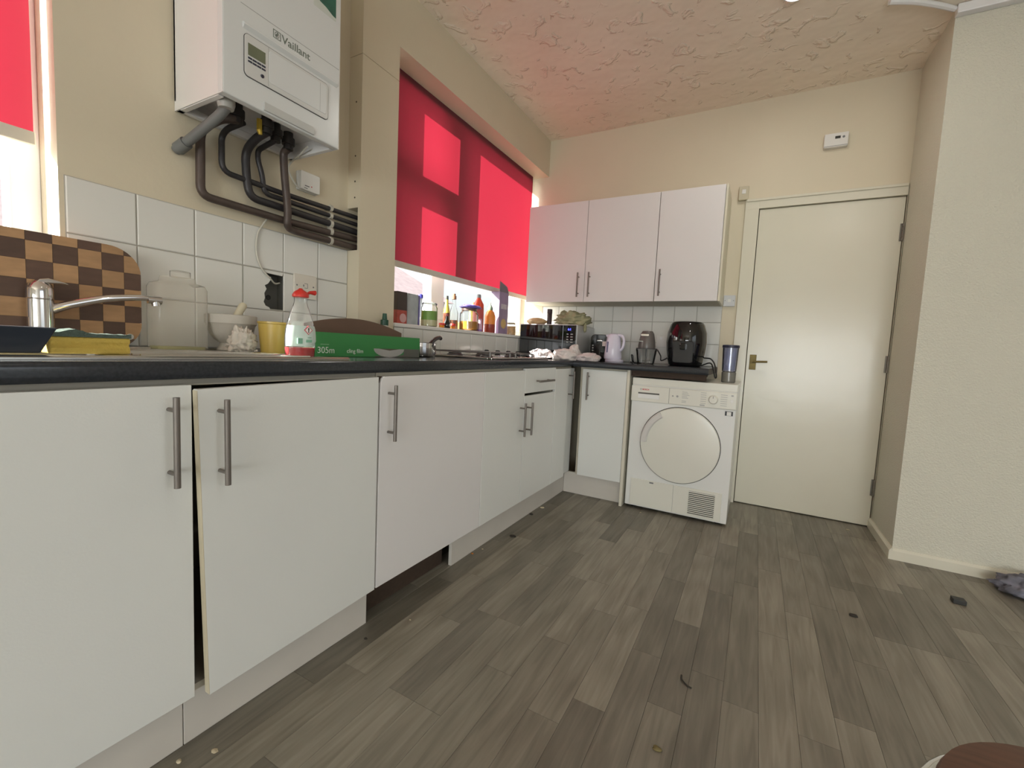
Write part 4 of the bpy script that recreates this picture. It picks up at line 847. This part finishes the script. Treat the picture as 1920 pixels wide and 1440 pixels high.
part(MB().prism(rrect(kx-.034, kx-.025, ZW+.065, ZW+.140, .004), 'y', ky-.0545, ky-.047), 'water_gauge', M('blue_grey_gauge', (.16, .16, .26), .2), t)
# mini chopper
cx_, cy_ = 1.022, -.27
t = thing('mini_chopper', 'grey mini chopper with a clear bowl between the kettle and the air fryer', 'chopper', (cx_, cy_, ZW))
part(MB().lathe([(.050, ZW+.0005), (.056, ZW+.005), (.068, ZW+.085), (.072, ZW+.098), (.070, ZW+.098), (.066, ZW+.085), (.053, ZW+.006), (.003, ZW+.004)], (cx_, cy_, 0), 'z', 36), 'bowl', G('chopper_bowl_clear', (.94, .95, .95), .25, .03, .05, ior=1.18), t, True)
part(MB().lathe([(.070, ZW+.099), (.071, ZW+.106), (.060, ZW+.108)], (cx_, cy_, 0), 'z', 36), 'lid', G('smoky_lid', (.45, .45, .46), .2, .1, .3), t, True)
part(MB().lathe([(.057, ZW+.108), (.058, ZW+.120), (.052, ZW+.165), (.044, ZW+.205), (.034, ZW+.222), (.006, ZW+.226)], (cx_, cy_, 0), 'z', 36), 'motor_head', M('warm_grey_plastic', (.13, .115, .105), .3, var=.04), t, True)
part(MB().prism(rrect(cx_-.032, cx_+.022, ZW+.186, ZW+.202, .007), 'y', cy_-.0515, cy_-.038), 'push_plate', CHROME, t, bevel=.002)
part(MB().box(cx_-.044, cx_-.016, cy_-.0535, cy_-.046, ZW+.150, ZW+.154), 'lettering', WPR, t)
part(MB().tube([(cx_, cy_, ZW+.006), (cx_, cy_, ZW+.10)], .006, 10).prism([(cx_-.03, ZW+.016), (cx_+.03, ZW+.024), (cx_+.03, ZW+.027), (cx_-.03, ZW+.019)], 'y', cy_-.006, cy_+.006), 'blade', DARKG, t)
# air fryer
ax, ay = 1.268, -.205
t = thing('air_fryer', 'large glossy black air fryer on the worktop above the tumble dryer', 'air fryer', (ax, ay, ZW))
part(MB().lathe([(.095, ZW+.0005), (.104, ZW+.006), (.112, ZW+.030), (.124, ZW+.10), (.129, ZW+.16), (.125, ZW+.22), (.108, ZW+.272), (.098, ZW+.288), (.092, ZW+.291), (.004, ZW+.292)], (ax, ay, 0), 'z', 56), 'body', BLACKG, t, True)
part(MB().prism(rrect(ax-.062, ax+.062, ZW+.018, ZW+.165, .016), 'y', ay-.130, ay-.108), 'drawer', BLACKP, t, bevel=.006)
part(MB().prism(rrect(ax-.018, ax+.018, ZW+.105, ZW+.150, .010), 'y', ay-.165, ay-.128), 'drawer_handle', BLACKG, t, bevel=.006)
part(MB().box(ax+.010, ax+.030, ay-.1295, ay-.12, ZW+.195, ZW+.1985), 'lettering', M('dim_grey_print', (.12, .12, .12), .5), t)
# cables and plugs on the back worktop
BC = M('black_cable', (.012, .012, .012), .45)
solo(MB().tube(bez([(1.385, -.18, ZW+.060), (1.42, -.20, ZW+.058), (1.445, -.28, ZW+.045), (1.468, -.38, ZW+.020), (1.485, -.45, ZW-.03), (1.488, -.455, ZW-.052), (1.480, -.45, ZW-.052), (1.466, -.42, ZW-.01), (1.440, -.36, ZW+.030), (1.38, -.30, ZW+.010)], 48), .0042, 8), 'cable', BC, 'black cable from the air fryer drooping over the end of the worktop', 'cable', (1.44, -.34, ZW), True)
solo(MB().tube(bez([(.90, -.20, ZW+.006), (.935, -.28, ZW+.005), (.945, -.33, ZW+.02), (.938, -.335, ZW+.055), (.948, -.335, ZW+.050), (.955, -.32, ZW+.006), (.975, -.18, ZW+.005)], 40), .004, 8), 'cable', BC, 'black cable looped on the worktop left of the mini chopper', 'cable', (.94, -.3, ZW), True)
solo(MB().tube(bez([(1.075, -.17, ZW+.10), (1.105, -.2, ZW+.06), (1.120, -.24, ZW+.028), (1.150, -.13, ZW+.06), (1.155, -.05, ZW+.115)], 36), .004, 8), 'cable', BC, 'black cable rising to the wall socket behind the air fryer', 'cable', (1.12, -.2, ZW), True)
t = thing('wall_socket', 'white double socket on the tiles between the mini chopper and the air fryer', 'socket', (1.105, -.008, 1.04))
part(MB().prism(rrect(1.032, 1.178, 1.040, 1.126, .005), 'y', -.018, -.007), 'plate', WHITEP, t, bevel=.003)
part(MB().prism(rrect(1.120, 1.168, 1.048, 1.098, .008), 'y', -.050, -.018), 'plug', BLACKP, t, bevel=.003)
part(MB().box(1.058, 1.072, -.020, -.017, 1.098, 1.116), 'rocker', UPVC, t)
# blender cup standing on the dryer
bx_, by_ = 1.548, -.34
t = thing('blender_cup', 'clear blender cup with a blue lid standing on the tumble dryer', 'cup', (bx_, by_, DH))
part(MB().lathe([(.036, DH+.0005), (.040, DH+.004), (.041, DH+.062), (.037, DH+.066)], (bx_, by_, 0), 'z', 28), 'cup_foot', G('smoky_foot', (.55, .54, .50), .1, .1, .45), t, True)
part(MB().lathe([(.036, DH+.066), (.0405, DH+.070), (.0455, DH+.212), (.043, DH+.212), (.037, DH+.074), (.003, DH+.072)], (bx_, by_, 0), 'z', 32), 'cup_wall', G('bluish_cup', (.72, .75, .88), .25, .05, .10, ior=1.18), t, True)
part(MB().lathe([(.0475, DH+.213), (.0485, DH+.216), (.0480, DH+.228), (.044, DH+.230)], (bx_, by_, 0), 'z', 32), 'lid', M('dark_blue_lid', (.022, .024, .055), .35, var=.1), t, True)

# ------------------------------------------------------------------ things on the window sill (left to right)
sz = HS+.0008
def lathe_thing(name, label, cat, c, parts, group='bottles and jars on the window sill'):
    t = thing(name, label, cat, (c[0], c[1], sz), group)
    for pname, prof, mat in parts: part(MB().lathe([(r, sz+h) for r, h in prof], (c[0], c[1], 0), 'z', 24), pname, mat, t, True)
    return t
t = thing('coffee_carton', 'brown and red carton with a pink disc, leftmost on the window sill', 'carton', (.01, -1.565, sz), 'bottles and jars on the window sill')
part(MB().box(-.02, .040, -1.605, -1.535, sz, sz+.070), 'lower_box', M('red_carton', (.40, .07, .05), .4, var=.4, scale=40), t)
part(MB().box(-.02, .040, -1.605, -1.535, sz+.070, sz+.165), 'upper_box', M('dark_brown_carton', (.055, .04, .035), .4, var=.3), t)
part(MB().lathe([(.024, 0), (.023, .001)], (.040, -1.562, sz+.030), 'x', 24), 'printed_disc', M('pink_print', (.60, .36, .36), .5), t)
t = thing('foil_pouch', 'tall silvery blue food pouch beside the brown carton on the sill', 'pouch', (.0, -1.47, sz), 'bottles and jars on the window sill')
part(MB().prism([(-1.512, sz), (-1.428, sz), (-1.425, sz+.14), (-1.430, sz+.168), (-1.508, sz+.168), (-1.514, sz+.14)], 'x', -.022, .022), 'pouch_body', M('silver_blue_pouch', (.42, .46, .48), .35, .1, var=.35, scale=18), t, bevel=.004)
part(MB().box(-.023, .023, -1.424, -1.416, sz, sz+.165), 'side_seam', M('violet_seam', (.20, .17, .40), .4), t)
AMB = G('amber_liquid', (.85, .50, .10), .1, .03, .25); CLG = G('jar_glass', (.96, .98, .97), .2, .02, .03, ior=1.15)
lathe_thing('spice_tube', 'thin amber spice tube with an orange cap beside the green jar', 'bottle', (-.01, -1.408, 0), [('tube', [(.010, 0), (.011, .002), (.011, .100)], AMB), ('cap', [(.014, .125), (.015, .127), (.015, .140), (.012, .142)], M('orange_cap', (.75, .28, .08), .4)), ('neck', [(.011, .100), (.008, .106), (.008, .125)], CLG)])
t = lathe_thing('glass_jar', 'glass jar with green filling and a clip lid on the sill', 'jar', (.035, -1.352, 0), [('jar_wall', [(.042, 0), (.046, .004), (.046, .105), (.040, .116), (.040, .120)], CLG), ('lid', [(.041, .121), (.043, .123), (.043, .130), (.036, .134)], G('glass_lid', (.8, .84, .82), .3, .03, .1))])
part(MB().lathe([(.0445, sz+.036), (.0450, sz+.0365), (.0450, sz+.086), (.044, sz+.0865)], (.035, -1.352, 0), 'z', 24), 'green_filling', M('green_filling', (.20, .38, .05), .5, var=.2), t, True)
part(MB().lathe([(.0415, sz+.002), (.0450, sz+.004), (.0450, sz+.036)], (.035, -1.352, 0), 'z', 24), 'pale_filling', M('pale_grain', (.60, .55, .32), .7, var=.25, scale=90), t, True)
lathe_thing('clear_bottle', 'clear bottle with a blue cap behind the green jar', 'bottle', (-.09, -1.285, 0), [('bottle_body', [(.024, 0), (.026, .004), (.026, .12), (.012, .150), (.011, .168)], CLG), ('cap', [(.013, .168), (.014, .169), (.014, .190), (.011, .192)], M('blue_cap', (.06, .06, .45), .35))])
lathe_thing('sauce_bottle', 'slim bottle with yellow neck and brown lower half on the sill', 'bottle', (.0, -1.155, 0), [('bottle_body', [(.018, 0), (.020, .003), (.020, .095)], M('brown_sauce', (.16, .055, .03), .2)), ('neck', [(.020, .095), (.019, .115), (.010, .150), (.009, .175)], M('yellow_sauce', (.75, .60, .10), .3)), ('cap', [(.0095, .175), (.010, .177), (.009, .198)], M('dark_cap', (.08, .08, .07), .4))])
t = lathe_thing('small_black_bottle', 'small black bottle with a white disc in front of the slim sauce bottle', 'bottle', (.055, -1.215, 0), [('bottle_body', [(.019, 0), (.021, .003), (.020, .030), (.010, .050), (.008, .070)], BLACKG), ('cap', [(.009, .070), (.010, .071), (.009, .082)], M('dark_red_cap', (.25, .05, .05), .4))])
part(MB().lathe([(.008, 0), (.007, .001)], (.0755, -1.213, sz+.018), 'x', 16), 'printed_disc', WHITEP, t)
RC = M('red_lid', (.70, .05, .04), .35)
lathe_thing('small_jar', 'small jar with a red top left of the small black bottle', 'jar', (.055, -1.262, 0), [('jar_wall', [(.015, 0), (.016, .002), (.016, .016)], AMB), ('lid', [(.017, .016), (.018, .017), (.017, .027)], RC)])
lathe_thing('small_jar', 'small jar with a red top right of the small black bottle', 'jar', (.055, -1.160, 0), [('jar_wall', [(.015, 0), (.016, .002), (.016, .016)], AMB), ('lid', [(.017, .016), (.018, .017), (.017, .031)], RC)])
lathe_thing('oil_bottle', 'tall clear oil bottle with a brown stopper left of the honey jar', 'bottle', (-.03, -1.045, 0), [('bottle_body', [(.024, 0), (.027, .004), (.027, .105), (.013, .150), (.011, .190)], CLG), ('oil', [(.022, .003), (.0255, .005), (.0255, .060)], M('dark_red_oil', (.22, .07, .03), .2)), ('stopper', [(.013, .190), (.014, .191), (.014, .212), (.009, .214), (.009, .226)], M('brown_stopper', (.24, .12, .06), .5))])
t = lathe_thing('honey_jar', 'wide jar of honey with a blue wrap over its lid', 'jar', (.025, -.955, 0), [('jar_wall', [(.050, 0), (.060, .008), (.062, .060), (.060, .110), (.046, .126)], CLG), ('honey', [(.045, .003), (.058, .010), (.0605, .058)], M('honey', (.48, .20, .02), .15, var=.2)), ('lid', [(.048, .127), (.050, .129), (.050, .142), (.044, .144)], M('dark_lid', (.10, .06, .05), .4))])
part(MB().blob((.025, -.945, sz+.153), (.060, .078, .015), 41, .5, 2, 36, 18), 'wrap', M('blue_violet_wrap', (.16, .13, .50), .35, var=.4, scale=20), t, 'all')
lathe_thing('yellow_bottle', 'yellow bottle half hidden behind the red ketchup bottle', 'bottle', (-.055, -.80, 0), [('bottle_body', [(.024, 0), (.026, .004), (.026, .14), (.012, .17)], M('yellow_squeeze', (.75, .70, .12), .35)), ('cap', [(.012, .17), (.013, .171), (.008, .20)], M('yellow_cap', (.7, .6, .1), .4))])
lathe_thing('ketchup_bottle', 'tall red ketchup bottle on the sill beside the honey jar', 'bottle', (.0, -.815, 0), [('bottle_body', [(.034, 0), (.037, .004), (.037, .11), (.036, .16)], M('ketchup_label', (.55, .10, .09), .35, var=.3, scale=14)), ('shoulder', [(.036, .16), (.035, .185), (.018, .215), (.013, .228)], M('bright_red_sauce', (.72, .07, .03), .3)), ('cap', [(.014, .228), (.015, .229), (.014, .248), (.010, .252)], M('grey_cap', (.28, .30, .30), .4))])
lathe_thing('pink_tube', 'small pink tube standing in front of the ketchup bottle', 'tube', (.065, -.885, 0), [('tube', [(.016, .014), (.015, .03), (.010, .082)], M('pink_tube', (.62, .40, .55), .4, var=.2)), ('cap', [(.014, 0), (.015, .002), (.015, .014)], M('violet_cap', (.30, .16, .42), .4))])
lathe_thing('chilli_sauce_bottle', 'orange chilli sauce bottle with a pointed cap beside the purple carton', 'bottle', (.015, -.690, 0), [('bottle_body', [(.036, 0), (.038, .003), (.038, .060)], M('chilli_base', (.28, .045, .03), .3)), ('shoulder', [(.038, .060), (.038, .115), (.028, .145), (.016, .158)], M('orange_sauce', (.78, .27, .05), .3, var=.3, scale=25)), ('cap', [(.017, .158), (.018, .160), (.017, .175), (.006, .196), (.003, .214)], M('grey_green_cap', (.20, .27, .18), .4))])
t = thing('cereal_carton', 'tall purple carton standing upright on the sill against the blind', 'carton', (.02, -.545, sz), 'bottles and jars on the window sill')
PUR = M('purple_carton', (.26, .19, .32), .4, var=.35, scale=9)
part(MB().box(-.030, .040, -.615, -.490, sz, sz+.300), 'carton_body', PUR, t, bevel=.001)
part(MB().prism([(-.615, sz+.300), (-.490, sz+.300), (-.515, sz+.345), (-.612, sz+.372)], 'x', .036, .040), 'open_flap', M('grey_violet_flap', (.17, .15, .18), .6), t)
part(MB().prism([(-.510, sz+.320), (-.488, sz+.300), (-.49, sz+.34), (-.512, sz+.36)], 'x', .0, .002), 'inner_bag', WHITEP, t)
part(MB().lathe([(.036, 0), (.035, .001)], (.040, -.548, sz+.075), 'x', 24), 'printed_disc', M('gold_print', (.55, .38, .15), .5, var=.3, scale=40), t)
part(MB().box(.0395, .0408, -.590, -.512, sz+.18, sz+.215), 'print', M('pale_violet_print', (.50, .45, .50), .5, var=.3, scale=40), t)
lathe_thing('nut_jar', 'squat jar of tan nuts at the right end of the sill', 'jar', (.025, -.415, 0), [('jar_wall', [(.036, 0), (.040, .004), (.040, .070), (.034, .080)], CLG), ('nuts', [(.034, .003), (.0385, .006), (.0385, .066)], M('tan_nuts', (.55, .33, .14), .6, var=.5, scale=60)), ('lid', [(.035, .080), (.036, .081), (.036, .092), (.032, .094)], M('tan_lid', (.45, .38, .25), .4))])
lathe_thing('shot_glass', 'tiny clear glass at the end of the sill next to the microwave', 'glass', (.05, -.335, 0), [('glass_wall', [(.012, 0), (.014, .002), (.016, .03), (.0145, .03), (.012, .004)], CLG)])

# ------------------------------------------------------------------ fittings on the back wall
t = thing('carbon_monoxide_alarm', 'small white alarm box with a display high above the door', 'alarm', (2.01, -.001, 2.29))
part(MB().prism(rrect(1.949, 2.070, 2.288, 2.370, .006), 'y', -.034, -.001), 'case', WHITEP, t, bevel=.004)
part(MB().box(2.003, 2.030, -.0352, -.034, 2.335, 2.350), 'display', M('alarm_display', (.05, .05, .045), .2), t)
part(MB().lathe([(.007, 0), (.006, .002)], (2.046, -.034, 2.342), '-y', 16), 'test_button', INK, t, True)
part(MB().box(1.951, 2.068, -.0346, -.034, 2.292, 2.297), 'vent_slot', M('pale_vent', (.40, .39, .36), .6), t)
t = thing('fused_switch', 'small yellowed switch box at the top left corner of the door frame', 'switch', (1.53, -.001, 2.04))
part(MB().prism(rrect(1.500, 1.558, 2.032, 2.120, .004), 'y', -.030, -.001), 'case', CREAMP, t, bevel=.003)
part(MB().prism(rrect(1.518, 1.542, 2.070, 2.098, .003), 'y', -.034, -.029), 'rocker', WHITEP, t, bevel=.002)
t = thing('fused_spur', 'white switched spur plate just below the wall cupboard by the door frame', 'switch', (1.497, -.001, 1.335))
part(MB().prism(rrect(1.460, 1.532, 1.337, 1.412, .004), 'y', -.016, -.001), 'plate', M('spur_plate', (.60, .61, .62), .35), t, bevel=.003)
for xx in (1.470, 1.522): part(MB().lathe([(.003, 0), (.0025, .001)], (xx, -.016, 1.376), '-y', 10), 'screw', INK, t)
part(MB().box(1.486, 1.506, -.0185, -.0155, 1.366, 1.386), 'rocker', WHITEP, t, bevel=.001)

# ------------------------------------------------------------------ stool in the near corner
sc_ = (2.080, -2.588); SZ = .46
t = thing('stool', 'round brown wooden stool with a chrome ring cut off at the bottom right', 'stool', (sc_[0], sc_[1], 0))
part(MB().lathe([(.150, SZ-.030), (.166, SZ-.026), (.172, SZ-.012), (.168, SZ-.002), (.150, SZ)], (sc_[0]+.03, sc_[1]-.01, 0), 'z', 56), 'seat', M('red_brown_wood', (.105, .045, .026), .4, var=.45, scale=10, stretch=(1, 14, 1)), t, True)
ring_ = [(sc_[0]+.03+.182*math.cos(2*math.pi*k/48), sc_[1]-.01+.182*math.sin(2*math.pi*k/48), SZ-.045) for k in range(49)]
part(MB().tube(ring_, .010, 12, False), 'ring', CHROME, t, True)
for k in range(4):
    a = math.pi/4+k*math.pi/2
    part(MB().tube([(sc_[0]+.03+.150*math.cos(a), sc_[1]-.01+.150*math.sin(a), SZ-.028), (sc_[0]+.03+.205*math.cos(a), sc_[1]-.01+.205*math.sin(a), .002)], .011, 12), 'leg', M('black_metal_leg', (.02, .02, .02), .3, .5), t, True)

# ------------------------------------------------------------------ things on the floor
solo(MB().blob((2.86, -.585, .030), (.125, .085, .055), 51, .6, 2.6, 60, 34, .0008), 'dark_cloth', M('black_white_cloth', (.10, .10, .12), .9, var=2.2, scale=24, bump=.4, bscale=60, detail=1), 'black and white patterned cloth dropped at the foot of the right wall', 'cloth', (2.86, -.585, .0008), 'all')
solo(MB().box(2.508, 2.552, -.862, -.826, .0005, .020), 'small_block', M('dark_grey_block', (.03, .03, .028), .5), 'small dark grey block lying on the floor near the right wall', 'block', (2.53, -.844, .0005), bevel=.003)
LEAF = M('dry_leaf', (.16, .13, .05), .7, var=.3); DK = M('dark_crumb', (.03, .026, .02), .7, var=.3); PALE = M('pale_crumb', (.60, .52, .36), .7, var=.2); ORG = M('orange_crumb', (.45, .16, .03), .7)
def crumb(x, y, s, mat, label, name='crumb', seed=1, flat=.4):
    solo(MB().blob((x, y, s*flat*.6), (s, s*.7, s*flat), seed, .6, 2, 12, 8, .0006), name, mat, label, name.replace('_', ' '), (x, y, .0006), 'all', group='litter on the floor')
crumb(1.554, -2.211, .011, LEAF, 'yellow-green scrap of leaf on the floor near the bottom edge', 'leaf_scrap', 3)
crumb(2.11, -1.216, .015, DK, 'dark curled leaf on the floor midway to the right wall', 'leaf_scrap', 5, .3)
solo(MB().tube(bez([(1.568, -1.915, .003), (1.572, -1.935, .004), (1.588, -1.950, .003), (1.602, -1.955, .003)]), .0022, 6), 'twig', DK, 'thin dark twig in the middle of the floor', 'twig', (1.585, -1.94, .001), True, group='litter on the floor')
crumb(.601, -2.815, .007, PALE, 'pale crumb close to the kick board at the lower left', seed=2)
crumb(.640, -2.760, .009, PALE, 'larger pale flake on the floor at the lower left', seed=4, flat=.15)
crumb(.627, -2.301, .006, DK, 'dark crumb below the door that hangs askew', seed=6)
crumb(.680, -2.150, .004, PALE, 'tiny white speck in front of the dark plinth gap', seed=7)
crumb(.575, -1.62, .007, ORG, 'orange crumb against the long kick board', seed=8)
crumb(.590, -1.555, .005, PALE, 'white speck beside the orange crumb', seed=9)
crumb(.640, -1.345, .018, DK, 'dark fluff in front of the narrow cabinet', 'fluff', 10, .2)
crumb(.580, -1.02, .013, DK, 'dark fluff against the long kick board below the drawer cabinet', 'fluff', 11, .3)
crumb(.585, -.885, .016, PALE, 'pale scrap of paper near the corner of the kick boards', 'paper_scrap', 12, .2)
crumb(1.13, -.60, .006, PALE, 'white crumb under the front edge of the tumble dryer', seed=13)
crumb(2.255, -.135, .010, PALE, 'white crumb on the floor by the foot of the door', seed=14, flat=.2)

# ------------------------------------------------------------------ outside
OG = M('outside_paving', (.36, .35, .34), .9, var=.15, scale=2)
struct(MB().box(-40, -.26, -25, 25, -.4, -.3), 'ground', OG)
BRK = M('pale_render', (.70, .70, .76), .8, var=.06); ROOF = M('clay_roof', (.46, .36, .36), .8, var=.3, scale=6)
def house(x0, x1, y0, y1, ze, zr, label):
    t = thing('house', label, 'house', ((x0+x1)/2, (y0+y1)/2, -.3))
    part(MB().box(x0, x1, y0, y1, -.3, ze), 'wall', BRK, t)
    ym = (y0+y1)/2; xm = (x0+x1)/2
    part(MB().prism([(x0-.3, ze-.05), (x1+.3, ze-.05), (xm, zr)], 'y', y0-.2, y1+.2), 'roof', ROOF, t)
    for yy in (y0+(y1-y0)*.25, y0+(y1-y0)*.7):
        w = part(MB().box(x1, x1+.04, yy-.5, yy+.5, .7, 1.8), 'window', UPVC, t); part(MB().box(x1+.035, x1+.05, yy-.42, yy+.42, .78, 1.72), 'pane', M('dark_pane', (.45, .48, .55), .1), w)
house(-13, -8, -4.5, .5, 2.2, 3.6, 'pale rendered house with a clay roof outside the sink window')
house(-15, -9, 3.5, 10, 2.6, 4.2, 'pale rendered house with a clay roof outside the large window')
